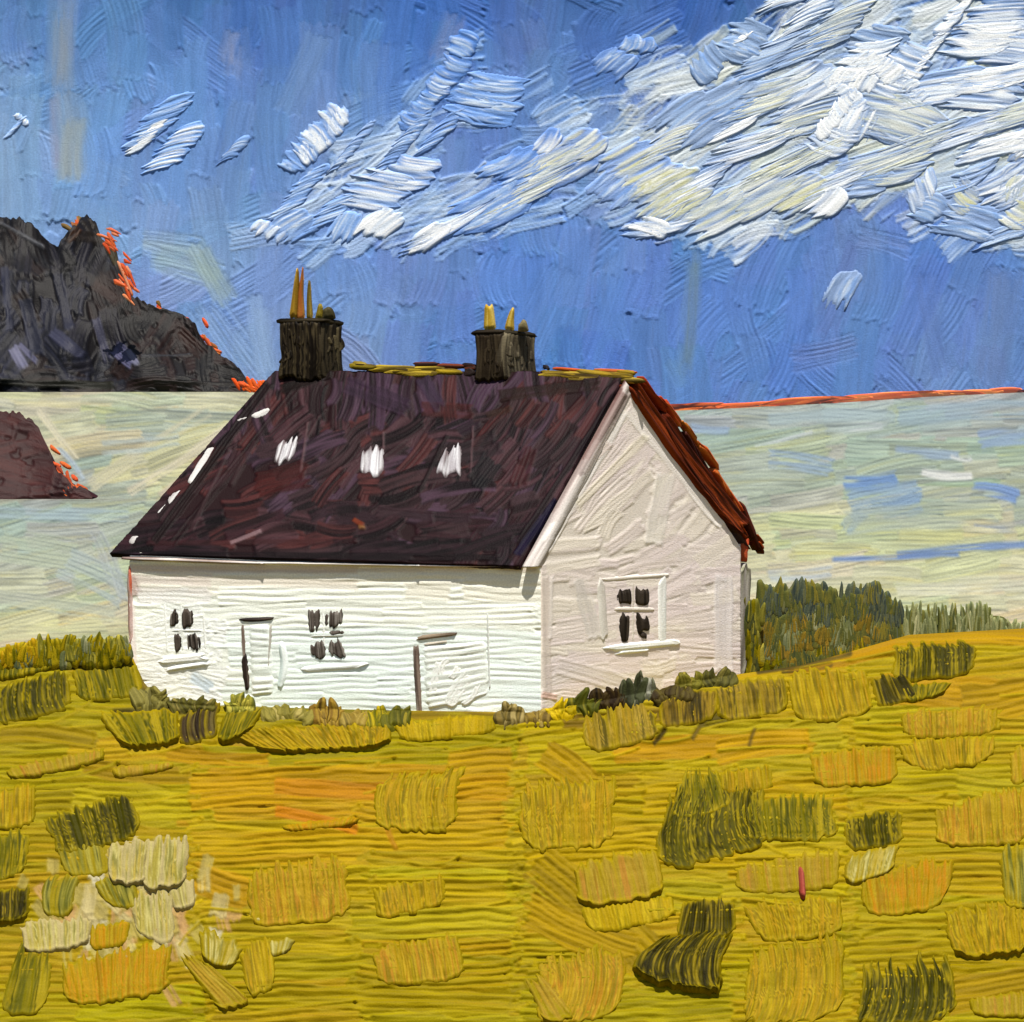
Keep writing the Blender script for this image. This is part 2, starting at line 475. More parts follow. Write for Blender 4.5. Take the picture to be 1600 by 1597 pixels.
k = 0
while k < 520:
    x, y = random.uniform(390, 1640), random.uniform(-30, 420)
    if not inside(x, y, BANK): continue
    k += 1
    if random.random() > dens(x, y) + 0.25: continue
    L = random.uniform(50, 120); an = math.radians(random.uniform(-50, -8))
    dx, dy = math.cos(an) * L / 2, math.sin(an) * L / 2
    c = np.array(random.choice([(204, 220, 236), (180, 202, 228), (216, 224, 228), (206, 212, 208), (164, 190, 226), (228, 234, 238), (212, 214, 190)] if x > 950 else [(190, 210, 234), (170, 196, 228), (150, 182, 226), (206, 220, 234)]))
    cv.brush((x - dx, y - dy), (x + dx, y + dy), random.uniform(26, 56), [c * 0.90, c, np.minimum(c * 1.07, 250)], t=0.9, rid=1.6, period=5.5, bend=random.uniform(-10, 10),
             dry=random.uniform(0.42, 0.58) - 0.08 * (x > 1200), op=random.uniform(0.4, 0.85), lip=0.6)
mb = MB()
gx = np.concatenate([np.linspace(-2600, -760, 20), np.arange(-720, -40, 7.0), np.arange(-40, 1642, 2.0), np.arange(1648, 2330, 7.0), np.linspace(2370, 4200, 20)])
gy = np.concatenate([np.linspace(-1500, -320, 12), np.arange(-300, -30, 9.0), np.arange(-30, 662, 2.0), np.linspace(680, 720, 2)])
PX, PY = rect_grid(gx, gy)
canvas_grid(mb, PX, PY, cv, sky_surf, G_SKY, hs=1.0)
tag(mb.build('sky', paint('sky_paint', 0.6, 0.12, mpp=0.79)), kind='structure')

# ------------------------------------------------------------------ clouds: raised strokes of white hanging before the backdrop
UNDER_SKY = cv
cloud_surf = PlaneSurf((0, SKY_Y - 0.3, 0), (0, -1, 0))
UNDER[id(cloud_surf)] = (UNDER_SKY, 1.0)
CW = [(214, 226, 240), (244, 247, 248), (226, 234, 242), (250, 250, 248), (188, 208, 236)]
CB = [(160, 188, 226), (206, 220, 236), (132, 168, 220), (214, 226, 240), (120, 158, 216)]
CG = [(206, 212, 206), (230, 232, 222), (184, 196, 200), (220, 220, 190), (222, 226, 224)]
CY = [(222, 222, 196), (206, 206, 160), (232, 234, 226), (196, 204, 200)]
CH = [(250, 250, 246), (240, 243, 244), (252, 252, 250), (222, 232, 242)]


def cloud(label, dabs, group=None):
    """dabs: x, y, length, width, bristle angle, palette, thickness"""
    c = np.mean(np.array([[d[0], d[1]] for d in dabs]), 0)
    root = empty('cloud', tuple(float(q) for q in mid([c, c, c, c], cloud_surf)))
    tag(root, label, 'cloud', group)
    for (x, y, L, W_, an, pal, th) in dabs:
        a_ = math.radians(an)
        # slanting daub: bristles run along `an`, the daub's long edge climbs steeply to the right
        bd = math.radians(-52 if abs(an + 52) > 24 else an + 70)
        bx, by = math.cos(bd) * W_ / 2, math.sin(bd) * W_ / 2
        ux_, uy_ = math.cos(a_) * L / 2, math.sin(a_) * L / 2
        bx, by, ux_, uy_ = bx * 1.15, by * 1.15, ux_ * 1.1, uy_ * 1.1
        quad = [(x - ux_ + bx, y - uy_ + by), (x - ux_ - bx, y - uy_ - by), (x + ux_ - bx, y + uy_ - by), (x + ux_ + bx, y + uy_ + by)]
        m = MB()
        daub(m, quad, pal, cloud_surf, G_SKY * 1.02, gap_drop=0.9, t=th * 0.5, rid=1.0, period=5.5, rag0=0.22, rag1=0.10, rnd=0.28, lip=0.5, rim=0.15, base=0.1, skirt=5, res=2.3, sway=random.uniform(-6, 6), gap=(0.20 if pal is CH else 0.33 if pal in (CW, CG, CY) else 0.42), wash=(tuple(sky_col(x, y) * 0.45 + np.array((206, 216, 222)) * 0.55) if pal is CH else tuple(sky_col(x, y) * 0.6 + np.array((196, 206, 210)) * 0.4) if x > 1020 else tuple(sky_col(x, y) + 14)))
        m.build('cloud_streak', paint('cloud_paint', 0.6, 0.12, mpp=0.79), root)


cloud('tiny white fleck of cloud at the left edge of the sky', [(24, 200, 16, 40, -20, CB, 0.8), (32, 184, 14, 26, -30, CW, 0.8)])
cloud('pair of slanting white cloud wisps left of the chimneys', [(250, 186, 70, 92, -18, CB, 1.0), (230, 214, 40, 60, -24, CH, 1.4), (272, 234, 60, 86, -14, CW, 1.5)])
cloud('small faint blue white wisp right of the slanting pair', [(366, 238, 34, 46, -22, CB, 1.0)])
cloud('tight comb of white strokes high above the left chimney', [(496, 214, 40, 90, 48, CW, 1.6), (520, 202, 30, 70, 55, CW, 1.4), (472, 236, 40, 70, 35, CB, 1.2), (548, 236, 34, 90, -26, CB, 0.9), (470, 300, 50, 90, -22, CB, 1.0)])
cloud('ragged curl of white cloud just above and right of the left chimney', [(590, 300, 80, 70, 10, CW, 1.6), (640, 270, 70, 60, 8, CW, 1.4), (596, 352, 60, 44, -40, CH, 1.8), (520, 330, 60, 60, -20, CB, 1.0), (460, 352, 60, 50, -30, CB, 1.0), (424, 362, 30, 50, -45, CW, 1.2), (540, 356, 50, 40, -60, CB, 1.2)])
cloud('tall faint streak of cloud climbing through the middle of the sky', [(722, 72, 40, 44, 25, CB, 1.0), (700, 116, 44, 80, 20, CB, 1.0), (664, 160, 34, 90, 18, CB, 0.9), (630, 226, 40, 110, -20, CB, 1.0), (770, 138, 90, 60, 6, CB, 0.9), (760, 172, 90, 50, 12, CB, 0.9), (690, 206, 50, 80, -25, CB, 0.9)])
cloud('long low bar of cloud sloping up to the right over the right chimney', [(700, 352, 130, 44, -26, CW, 1.5), (668, 372, 70, 30, -34, CH, 1.6), (770, 322, 110, 60, -28, CB, 1.2), (830, 296, 120, 70, -24, CY, 1.3), (880, 258, 100, 60, -28, CG, 1.2), (852, 222, 50, 30, -50, CW, 1.3), (806, 260, 80, 60, -30, CB, 1.0), (910, 224, 60, 50, -30, CG, 1.2)])
cloud('small pale puff of cloud alone near the top centre', [(994, 70, 30, 50, -60, CB, 0.9), (960, 100, 50, 50, -40, CB, 0.8)])
cloud('yellowish grey billow at the cloud bank lower front', [(1000, 262, 90, 90, -28, CY, 1.3), (1040, 230, 80, 70, -22, CG, 1.3), (960, 296, 60, 60, -40, CB, 1.0), (1050, 306, 100, 80, -30, CY, 1.5), (1090, 290, 100, 70, -26, CW, 1.5), (1040, 350, 110, 40, -10, CW, 1.7), (1018, 356, 50, 30, 20, CH, 1.8), (1120, 330, 100, 60, -28, CG, 1.4), (1190, 300, 110, 60, -28, CG, 1.4), (1220, 262, 110, 60, -24, CY, 1.3)])
cloud('ragged upper left tip of the cloud bank reaching the top edge', [(1110, 96, 44, 60, 50, CB, 1.0), (1160, 66, 60, 70, 20, CB, 1.0), (1200, 90, 90, 80, -20, CB, 1.1), (1270, 20, 80, 80, -24, CW, 1.3), (1300, 50, 100, 90, -22, CG, 1.4), (1260, 76, 90, 70, -18, CB, 1.2), (1160, 58, 30, 20, -20, CH, 1.5), (1240, -10, 80, 70, -18, CW, 1.2), (1370, 70, 70, 70, 10, CB, 1.0)])
cloud('broad middle of the white cloud bank in the upper right', [(1200, 150, 110, 80, -16, CG, 1.3), (1150, 200, 70, 30, -24, CH, 1.7), (1180, 222, 120, 60, -18, CW, 1.5), (1250, 190, 110, 80, -16, CG, 1.4), (1140, 156, 90, 60, -28, CB, 1.1), (1090, 190, 100, 80, -34, CB, 1.0), (1280, 240, 110, 70, -26, CG, 1.3), (1260, 130, 100, 60, -30, CW, 1.4),
      (1390, 190, 130, 80, 14, CG, 1.4), (1430, 230, 130, 80, -20, CG, 1.3), (1370, 250, 130, 60, -18, CG, 1.4), (1460, 140, 110, 70, -8, CW, 1.4), (1300, 290, 100, 60, -22, CW, 1.5), (1330, 190, 60, 70, -60, CW, 1.6)])
cloud('thickest white crest of the cloud bank with folded paint', [(1352, 92, 70, 80, -8, CH, 2.2), (1374, 104, 40, 70, -40, CH, 2.4), (1332, 128, 40, 80, -60, CH, 2.0), (1310, 174, 30, 90, 60, CH, 2.2), (1326, 150, 30, 60, -30, CW, 2.0), (1308, 214, 60, 60, 15, CW, 1.7), (1408, 110, 60, 90, 20, CW, 1.6)])
cloud('long white cloud ribbon dropping from the top edge at right', [(1496, 16, 30, 90, -14, CH, 2.0), (1470, 56, 30, 80, -18, CW, 1.9), (1444, 92, 30, 80, -24, CH, 1.9), (1418, 134, 30, 80, -34, CW, 1.7)])
cloud('bright cloud mass filling the top right corner', [(1560, 20, 100, 80, -4, CW, 1.5), (1540, 60, 100, 60, 0, CH, 1.8), (1590, 70, 80, 80, 6, CW, 1.6), (1560, 120, 120, 50, -10, CH, 2.0), (1600, 110, 80, 60, -12, CW, 1.8), (1530, 150, 110, 60, 4, CW, 1.6), (1580, 180, 110, 60, -14, CG, 1.4), (1520, 200, 110, 60, -18, CW, 1.4)])
cloud('white and ochre tail of the cloud bank at the right edge', [(1560, 232, 100, 44, -12, CH, 2.0), (1600, 222, 60, 40, -30, CH, 2.0), (1594, 246, 30, 30, -40, [(190, 160, 40), (216, 196, 90), (236, 230, 190)], 2.0), (1580, 286, 90, 60, -30, CW, 1.5), (1516, 276, 70, 60, -20, CB, 1.2), (1610, 300, 50, 80, -60, CG, 1.4), (1510, 306, 50, 50, 40, CY, 1.0), (1590, 336, 40, 50, 30, CY, 1.2)])
cloud('lower lip of the cloud bank with drooping white tips', [(1290, 316, 60, 40, -44, CH, 2.0), (1252, 302, 90, 50, -28, CY, 1.4), (1350, 290, 80, 50, -6, CB, 1.3), (1440, 300, 40, 60, 70, CW, 1.4), (1400, 270, 90, 40, -8, CG, 1.3), (1450, 330, 40, 50, 20, CB, 1.1), (1520, 350, 90, 60, 14, CB, 1.0), (1576, 366, 80, 40, -16, CB, 0.8)])
cloud('faint blue wisp of cloud low in the right sky', [(1320, 452, 60, 40, -60, CB, 0.8)])

# ------------------------------------------------------------------ sea
SEA_Z = -3.0
sea_surf = PlaneSurf((0, 0, SEA_Z), (0, -0.0001, 1.0))
sea_surf.n = np.array([0, 0, 1.0])
SHX = np.array([-3000, -60, 420, 700, 1040, 1100, 1300, 1450, 1600, 1660, 4500])
SHY = np.array([613, 613, 612, 640, 642, 640, 630, 620, 613, 612, 611.])


def shore_y(x): return np.interp(x, SHX, SHY)


cv = Canvas(-60, 600, 1660, 1030, 2.0)
cv.C[:] = (198, 208, 184)
BLU, CYA, PYE, GRE, WHI = (150, 180, 212), (168, 190, 198), (226, 222, 176), (190, 198, 176), (232, 236, 230)


def sea_col(x, y):
    if x < 600:
        a = np.array(GRE) * 0.5 + np.array(CYA) * 0.5
        if y > 690 and x > 110: a = np.array(PYE) * 0.75 + a * 0.25
        if x < 130 and y < 720: a = np.array((214, 216, 186)) * 1.0
        if 790 < y < 860: a = np.array((178, 196, 196)) * 0.6 + a * 0.4
        if y > 880: a = np.array((196, 206, 186))
        if y > 970: a = np.array((222, 222, 180))
        if y < 650: a = np.array((206, 210, 186))
    else:
        a = np.array(GRE) * 0.65 + np.array((176, 194, 186)) * 0.35
        if y < 680: a = np.array((178, 196, 198))
        if 690 < y < 800: a = np.array((186, 200, 186))
        if y > 800: a = np.array((210, 214, 182))
        if y > 890: a = np.array((224, 224, 194))
    return a * np.array((1.0, 0.985, 0.94)) + (n2(x / 40.0, y / 9.0, 61) - 0.5) * np.array((30, 24, 14))


cells = [(x, y) for x in range(-80, 1680, 56) for y in range(604, 1030, 15)]
random.shuffle(cells)
for x, y in cells:
    x += random.uniform(-30, 30); y += random.uniform(-8, 8)
    c = sea_col(x, y) + np.random.RandomState(int(abs(x * 3 + y))).uniform(-7, 7, 3)
    L = random.uniform(90, 170)
    if x < 400 and y > 690: sl = random.uniform(-0.42, -0.02)
    elif x < 400: sl = random.uniform(-0.12, 0.18)
    else: sl = random.uniform(-0.22, 0.04)
    cv.brush((x, y), (x + L, y + sl * L), random.uniform(24, 44), [c * 0.84, c, c * 1.08 + 3, c * 0.93, c + np.array((12, 6, -14))], t=0.5, rid=1.5, period=6.5, bend=random.uniform(-6, 6), op=0.85, lip=0.8, rim=0.6, streak=0.9)
for (x0, y0, x1, y1, w_, c, op, dry) in [
        (1200, 716, 1300, 730, 36, (158, 182, 206), .8, .3), (1318, 756, 1400, 748, 30, (128, 166, 222), .9, .3), (1330, 790, 1440, 770, 50, (158, 186, 212), .8, .3), (1380, 800, 1440, 780, 40, (148, 178, 210), .8, .3),
        (1530, 690, 1620, 680, 40, (152, 176, 208), .8, .3), (1520, 764, 1590, 776, 30, (132, 164, 218), .9, .3), (1400, 705, 1500, 712, 22, (160, 182, 208), .8, .3), (1300, 874, 1500, 866, 14, (120, 150, 206), .85, .25),
        (1400, 868, 1640, 850, 18, (124, 154, 208), .85, .25), (1520, 820, 1630, 822, 24, (140, 160, 200), .7, .4), (1320, 830, 1350, 800, 26, (150, 178, 208), .6, .3), (1440, 738, 1520, 744, 20, (240, 242, 236), .95, .3), (1485, 712, 1520, 716, 14, (232, 236, 232), .9, .3),
        (1180, 700, 1270, 678, 16, (222, 230, 230), .9, .42), (1300, 672, 1380, 666, 18, (222, 230, 230), .8, .45), (1080, 668, 1140, 672, 20, (170, 194, 222), .8, .3), (1230, 690, 1240, 760, 0.1, (0, 0, 0), 0, 0),
        (1400, 650, 1620, 640, 40, (166, 190, 204), .7, .3), (1200, 655, 1400, 650, 26, (180, 200, 204), .7, .3), (1320, 820, 1560, 800, 50, (184, 196, 180), .7, .35),
        (1200, 900, 1300, 892, 24, (190, 206, 222), .6, .3), (1000, 900, 1640, 905, 20, (226, 226, 196), .5, .4), (1400, 920, 1640, 912, 26, (232, 232, 204), .8, .3),
        (-20, 780, 260, 781, 5, (190, 150, 130), .7, .25), (-20, 800, 200, 806, 26, (176, 196, 202), .8, .3), (0, 850, 120, 870, 60, (196, 208, 180), .7, .3), (100, 880, 200, 930, 60, (190, 204, 200), .7, .3), (150, 830, 190, 940, 30, (192, 200, 200), .6, .3),
        (60, 640, 120, 720, 18, (236, 228, 196), .8, .25), (90, 700, 130, 750, 14, (190, 206, 220), .8, .25), (140, 760, 330, 640, 26, (232, 226, 190), .8, .3), (200, 770, 390, 650, 24, (236, 226, 196), .8, .35), (250, 775, 340, 700, 16, (234, 214, 190), .7, .3),
        (0, 990, 200, 975, 30, (230, 228, 180), .8, .3), (-20, 930, 180, 960, 30, (206, 212, 188), .7, .3), (160, 700, 280, 690, 30, (184, 202, 206), .6, .35), (-10, 625, 380, 618, 10, (228, 226, 200), .8, .3)]:
    if op == 0: continue
    C_ = np.array(c)
    cv.brush((x0, y0), (x1, y1), w_, [C_ * 0.95, C_, np.minimum(C_ * 1.04, 250)], t=0.7, rid=1.4, period=6.0, op=op, dry=dry + 0.08, lip=0.8, soft=6, bend=random.uniform(-4, 4))


mb = MB()
gx = np.concatenate([np.linspace(-3000, -720, 20), np.arange(-700, -40, 9.0), np.arange(-40, 1642, 3.0), np.arange(1650, 2310, 9.0), np.linspace(2330, 4500, 20)])
X_, Y_ = column_grid(gx, shore_y(gx), np.full(len(gx), 1030.0), 210)
canvas_grid(mb, X_, Y_, cv, sea_surf, G_SEA, wave=2.6)
tag(mb.build('sea', paint('sea_paint', 0.7, 0.05, bump_attr=1.0)), kind='structure')


class ShoreSurf:
    def __call__(s, px, py):
        Y = (EYE - SEA_Z) * F / np.maximum(shore_y(px) - HZ, 4.0) - 2.0
        P = ray_point(px, py, Y)
        return P, np.broadcast_to(np.array([0, -0.8, 0.6]), P.shape), Y / F


mb = MB()
shs = ShoreSurf()
for (x0, x1, dy, th, pal) in [(1030, 1130, -2, 13, RST), (1060, 1160, 3, 10, FIR), (1090, 1230, -2, 10, FIR), (1130, 1200, -3, 5, INK), (1200, 1330, -2, 10, RST + FIR), (1300, 1400, -1, 10, FIR), (1330, 1450, -4, 9, FIR), (1420, 1520, -3, 8, FIR), (1480, 1560, -1, 8, [(232, 150, 60), (226, 120, 50), (240, 170, 90)]), (1540, 1600, -3, 6, FIR), (1585, 1650, -3, 5, RST), (1040, 1100, 6, 12, [(226, 160, 90), (232, 190, 130), (210, 120, 60)])]:
    ya, yb = shore_y(x0) + dy, shore_y(x1) + dy
    daub(mb, stroke_quad((x0, ya), (x1, yb), th * random.uniform(1.1, 1.7)), pal, shs, 1.1, t=1.2, rid=0.8, period=3, rag0=0.35, rag1=0.4, base=0.5, skirt=3, res=1.6, sway=random.uniform(-3, 3))
tag(mb.build('far_shore', paint('earth_paint', 0.55, 0.15)), kind='structure')

# ------------------------------------------------------------------ mountain and headland
class SlopeSurf:
    """hill face leaning back from its foot line"""
    def __init__(s, Y0, ybot, lean, lump):
        s.Y0, s.yb, s.lean, s.lump = Y0, ybot, lean, lump
    def __call__(s, px, py):
        sc0 = s.Y0 / F
        up = np.maximum(s.yb - py, 0)
        Y = s.Y0 + up * sc0 * s.lean + s.lump * sc0 * (n2(px / 60.0, py / 50.0, 4) - 0.5) * np.clip(up / 20, 0, 1)
        P = ray_point(px, py, Y)
        n = np.array([0.0, -1.0, s.lean]); n /= np.linalg.norm(n)
        return P, np.broadcast_to(n, P.shape), Y / F


def hill(name, sil, ybot, Y0, cv, x1, lean, lump, gain, step=2.2):
    xs = np.concatenate([np.arange(sil[0][0], -60, 5.0), np.arange(-60, x1, step)])
    top = np.interp(xs, [p[0] for p in sil], [p[1] for p in sil]) + (n2(xs / 5.0, xs * 0, 3) - 0.5) * 9 + (n2(xs / 22.0, xs * 0, 5) - 0.5) * 8
    top = np.minimum(top, ybot - 0.5)
    rows = int((ybot - top.min()) / step)
    X, Y = column_grid(xs, top, np.full(len(xs), ybot + 2.0), rows)
    surf = SlopeSurf(Y0, ybot, lean, lump)
    H, C = cv.sample(X, Y)
    P, N, sc = surf(X, Y)
    P = P + N * (sc * H * 1.9)[..., None]
    back = P[:1].copy(); back[..., 1] += Y0 * 0.06; back[..., 2] = -4.0
    P = np.concatenate([back, P]); alb = np.clip(lin(C) * gain, 0, 0.8); alb = np.concatenate([alb[:1], alb])
    uv = np.stack([X, Y, X * 0], -1); uv = np.concatenate([uv[:1], uv])
    m = MB(); m.grid(P, alb, uv)
    return tag(m.build(name, paint(name + '_paint', 0.55, 0.15, mpp=Y0 / F)), kind='structure'), surf


cv = Canvas(-70, 320, 420, 630, 1.8)
cv.C[:] = (52, 46, 48)
for i in range(230):
    x, y = random.uniform(-60, 400), random.uniform(335, 610)
    pal = random.choice([[(46, 40, 48), (74, 70, 86), (34, 30, 36)], [(58, 44, 42), (84, 62, 54), (40, 32, 32)], [(52, 54, 64), (84, 88, 106), (42, 42, 50)], [(42, 38, 40), (60, 52, 52), (30, 27, 30)]])
    if x < 130 and 400 < y: pal = random.choice([[(50, 52, 70), (84, 86, 114), (36, 36, 48)], pal])
    if x > 190: pal = random.choice([[(42, 40, 38), (66, 62, 58), (28, 26, 28)], [(66, 44, 40), (88, 58, 50), (40, 30, 30)]])
    an = math.radians(random.uniform(50, 130)) if y < 560 else math.radians(random.uniform(-20, 20))
    L = random.uniform(30, 90)
    cv.brush((x, y), (x + L * math.cos(an), y + L * math.sin(an)), random.uniform(16, 36), pal, t=0.8, rid=1.6, period=6, bend=random.uniform(-8, 8), op=0.9)
for (x0, y0, x1, y1, w_, c) in [(0, 350, 70, 390, 8, (160, 162, 170)), (20, 545, 40, 580, 18, (206, 206, 250)), (30, 540, 60, 570, 12, (170, 170, 220)), (180, 545, 210, 572, 26, (170, 170, 226)), (200, 550, 216, 575, 12, (210, 210, 250)), (150, 500, 170, 570, 16, (110, 110, 142)), (80, 520, 130, 560, 20, (100, 102, 136)), (40, 470, 60, 560, 24, (86, 90, 120)), (10, 420, 20, 520, 20, (80, 84, 116)), (90, 430, 110, 520, 18, (84, 86, 112)), (280, 470, 300, 500, 12, (70, 70, 84)), (150, 440, 190, 470, 34, (92, 64, 54)), (120, 370, 180, 380, 20, (72, 58, 48)), (170, 380, 186, 415, 18, (110, 96, 50)), (105, 380, 125, 360, 14, (130, 80, 40)), (135, 345, 150, 365, 20, (86, 72, 58)), (280, 520, 320, 560, 22, (100, 62, 50)), (220, 560, 300, 556, 8, (96, 96, 104)), (240, 600, 380, 604, 8, (60, 52, 46)), (0, 600, 180, 606, 14, (58, 58, 34))]:
    C_ = np.array(c)
    cv.brush((x0, y0), (x1, y1), w_, [C_ * 0.85, C_, C_ * 1.12], t=1.0, rid=1.6, period=5, dry=0.3)
MT = [(-560, 616), (-500, 590), (-420, 540), (-340, 470), (-260, 440), (-190, 390), (-120, 372), (-70, 352), (0, 338), (30, 342), (55, 360), (75, 378), (92, 388), (104, 368), (122, 352), (136, 338), (150, 352), (160, 374), (182, 388), (188, 420), (204, 462), (224, 472), (252, 484), (290, 496), (308, 512), (322, 538), (342, 558), (366, 566), (380, 590), (396, 610), (420, 616)]
_, mt_surf = hill('mountain', MT, 616, 2000.0, cv, 398, 0.8, 60, G_HILL)
cv = Canvas(-70, 620, 170, 800, 1.8)
cv.C[:] = (84, 42, 40)
for i in range(60):
    x, y = random.uniform(-60, 140), random.uniform(640, 780)
    pal = random.choice([[(96, 34, 34), (120, 44, 38), (72, 26, 30)], [(108, 38, 34), (84, 30, 32), (124, 52, 42)]])
    cv.brush((x, y), (x + 50, y + random.uniform(-14, 22)), random.uniform(16, 30), pal, t=0.5, rid=1.0, period=6, op=0.8)
HM = [(-420, 780), (-340, 752), (-250, 706), (-160, 668), (-70, 650), (0, 640), (22, 644), (45, 656), (62, 674), (76, 700), (84, 724), (94, 744), (112, 758), (134, 768), (146, 778), (170, 780)]
_, hm_surf = hill('headland', HM, 780, 189.0, cv, 146, 0.7, 20, 0.19)
BR = 'patches of orange bracken on the hill edges'


def bracken(label, centre, rx, ry, n, surf, pal):
    m = MB()
    daub(m, stroke_quad((centre[0] - rx * 1.6, centre[1] - ry * 1.6), (centre[0] + rx * 1.6, centre[1] + ry * 1.6), 6, 5), pal[0], surf, 0.6, t=0.2, rid=1.0, period=2.4, rag0=0.2, rag1=0.3, base=0.3, skirt=4, res=1.3, rim=0.1, lip=0.1)
    for i in range(max(5, int(n * 0.9))):
        x = centre[0] + random.gauss(0, rx); y = centre[1] + random.gauss(0, ry) + (x - centre[0]) * (ry / rx if centre[2] else 0) * 0.8
        a_ = math.radians(random.uniform(15, 75)); L = random.uniform(10, 26)
        daub(m, stroke_quad((x - math.cos(a_) * L / 2, y - math.sin(a_) * L / 2), (x + math.cos(a_) * L / 2, y + math.sin(a_) * L / 2), random.uniform(4, 8), random.uniform(3, 6)), random.choice(pal), surf, 0.62,
             t=0.2, rid=1.0, period=2.4, rag0=0.45, rag1=0.5, rnd=0.3, base=0.3 + 0.4 * random.random(), skirt=4, res=1.3, rim=0.1, lip=0.1)
    c = (centre[0], centre[1])
    tag(m.build('bracken', paint('bracken_paint', 0.55, 0.1, mpp=0.5), origin=mid([c] * 4, surf)), label, 'bracken', BR)


FP = [[(240, 120, 64), (226, 88, 40), (244, 160, 120)], [(232, 100, 50), (206, 76, 40)], [(238, 150, 100), (226, 110, 70)]]
OP = [[(190, 110, 50), (150, 90, 44)], [(226, 110, 50), (190, 80, 40)], [(110, 92, 50), (140, 100, 50)]]
mp = PlaneSurf((0, 1996, 0), (0, -1, 0))
bracken('orange bracken patch left of the crag top on the dark mountain', (122, 356, 0), 8, 6, 10, mt_surf, OP)
bracken('bright orange bracken tuft right of the crag top', (174, 376, 0), 4, 6, 14, mp, FP)
bracken('pinkish orange bracken patch below the crag on its right shoulder', (196, 436, 1), 6, 14, 20, mp, FP)
bracken('thin orange bracken fringe halfway down the mountain ridge', (250, 486, 1), 24, 6, 14, mt_surf, FP + OP)
bracken('rusty bracken fringe low on the mountain ridge', (318, 536, 1), 14, 16, 16, mt_surf, OP + FP[1:2])
bracken('bright orange bracken where the mountain foot meets the cottage roof', (398, 607, 0), 12, 4, 22, PlaneSurf((0, 1900, 0), (0, -1, 0)), [[(244, 100, 30), (232, 80, 24), (246, 130, 60)], [(240, 110, 40), (226, 90, 40)]])
bracken('orange bracken fringe down the edge of the red brown headland', (100, 746, 1), 18, 15, 34, hm_surf, OP[1:2] + FP[1:2] + [[(180, 76, 40), (140, 56, 36)]])
# ------------------------------------------------------------------ field: a hillside that falls from the cottage towards the viewer
CRX = np.array([-4000, -60, 0, 60, 110, 180, 205, 225, 250, 300, 560, 850, 950, 1050, 1150, 1250, 1350, 1420, 1600, 1700, 5000.])
CRY = np.array([1015, 1015, 1012, 1000, 998, 1004, 1022, 1066, 1096, 1103, 1110, 1114, 1094, 1074, 1054, 1040, 1012, 992, 982, 980, 980.])
CRD = np.array([48, 48, 48, 48, 48, 48, 48, 48, 48, 47.9, 47.6, 47.6, 49.4, 51.3, 53.4, 53.8, 54, 54, 54, 54, 54.])
TA = math.tan(math.radians(54))


def crest(px):
    return np.interp(px, CRX, CRY), np.interp(px, CRX, CRD)


class FieldSurf:
    """one hillside sloping at 43 degrees with soft swells; above its crest line things stand upright"""
    def __call__(s, px, py):
        yc, _ = crest(px)
        yy = np.maximum(py, yc)
        Y = (EYE + TA * 47.6) / (TA + (yy - HZ) / F)
        Y = Y - 0.35 * (n2(px / 420.0, yy / 260.0, 12) - 0.5)
        P = ray_point(px, py, Y)
        steep = sstep(-10, 14, py - yc)[..., None]
        n = np.array([0, -math.sin(math.radians(54)), math.cos(math.radians(54))]) * steep + np.array([0, -1, 0]) * (1 - steep)
        return P, n / np.linalg.norm(n, axis=-1, keepdims=True), Y / F


fs = FieldSurf()
cv = Canvas(-60, 960, 1660, 1660, 1.8)
cv.C[:] = (192, 156, 36)


def field_col(x, y):
    c = np.array((204, 168, 38))
    if x > 800 and y > 1380: c = np.array((198, 164, 36))
    if y > 1470: c = np.array((192, 160, 30))
    if 280 < x < 640 and y < 1400: c = np.array((206, 168, 38))
    if 420 < x < 620 and 1180 < y < 1300: c = np.array((208, 162, 40))
    if x < 200: c = np.array((190, 160, 42))
    if y < 1180 and 250 < x < 850: c = np.array((186, 154, 28))
    return c * np.array((0.97, 1.015, 0.46))


cols_ = [(-90, 290), (120, 330), (290, 800), (560, 812), (812, 1140), (1000, 1320), (1140, 1330), (1320, 1690), (1480, 1690)]
rows_ = list(range(1000, 1670, 17))
jobs = []
for (a, b) in cols_:
    for y in rows_: jobs.append((a + random.uniform(-16, 16), b + random.uniform(-16, 16), y + random.uniform(-7, 7)))
random.shuffle(jobs)
for (a, b, y) in jobs:
    c = field_col((a + b) / 2, y) + np.random.RandomState(int(abs(a * 3 + y * 7))).uniform(-7, 7, 3)
    sl = random.uniform(-0.05, 0.03)
    if y < 1100 and a > 1100: sl = random.uniform(-0.14, -0.02)
    if random.random() < 0.5: a, b = b, a; sl = -sl
    cv.brush((a, y), (b, y + sl * abs(b - a)), random.uniform(34, 62), [c * 0.9, c, c * 1.07 + 4, c * 0.95 + np.array((2, 2, 0)), c * 1.02 + np.array((4, -3, 2))], t=1.2, rid=6.2, period=12.5, bend=random.uniform(-8, 8), op=0.9, lip=1.2, rim=0.7, streak=1.0)
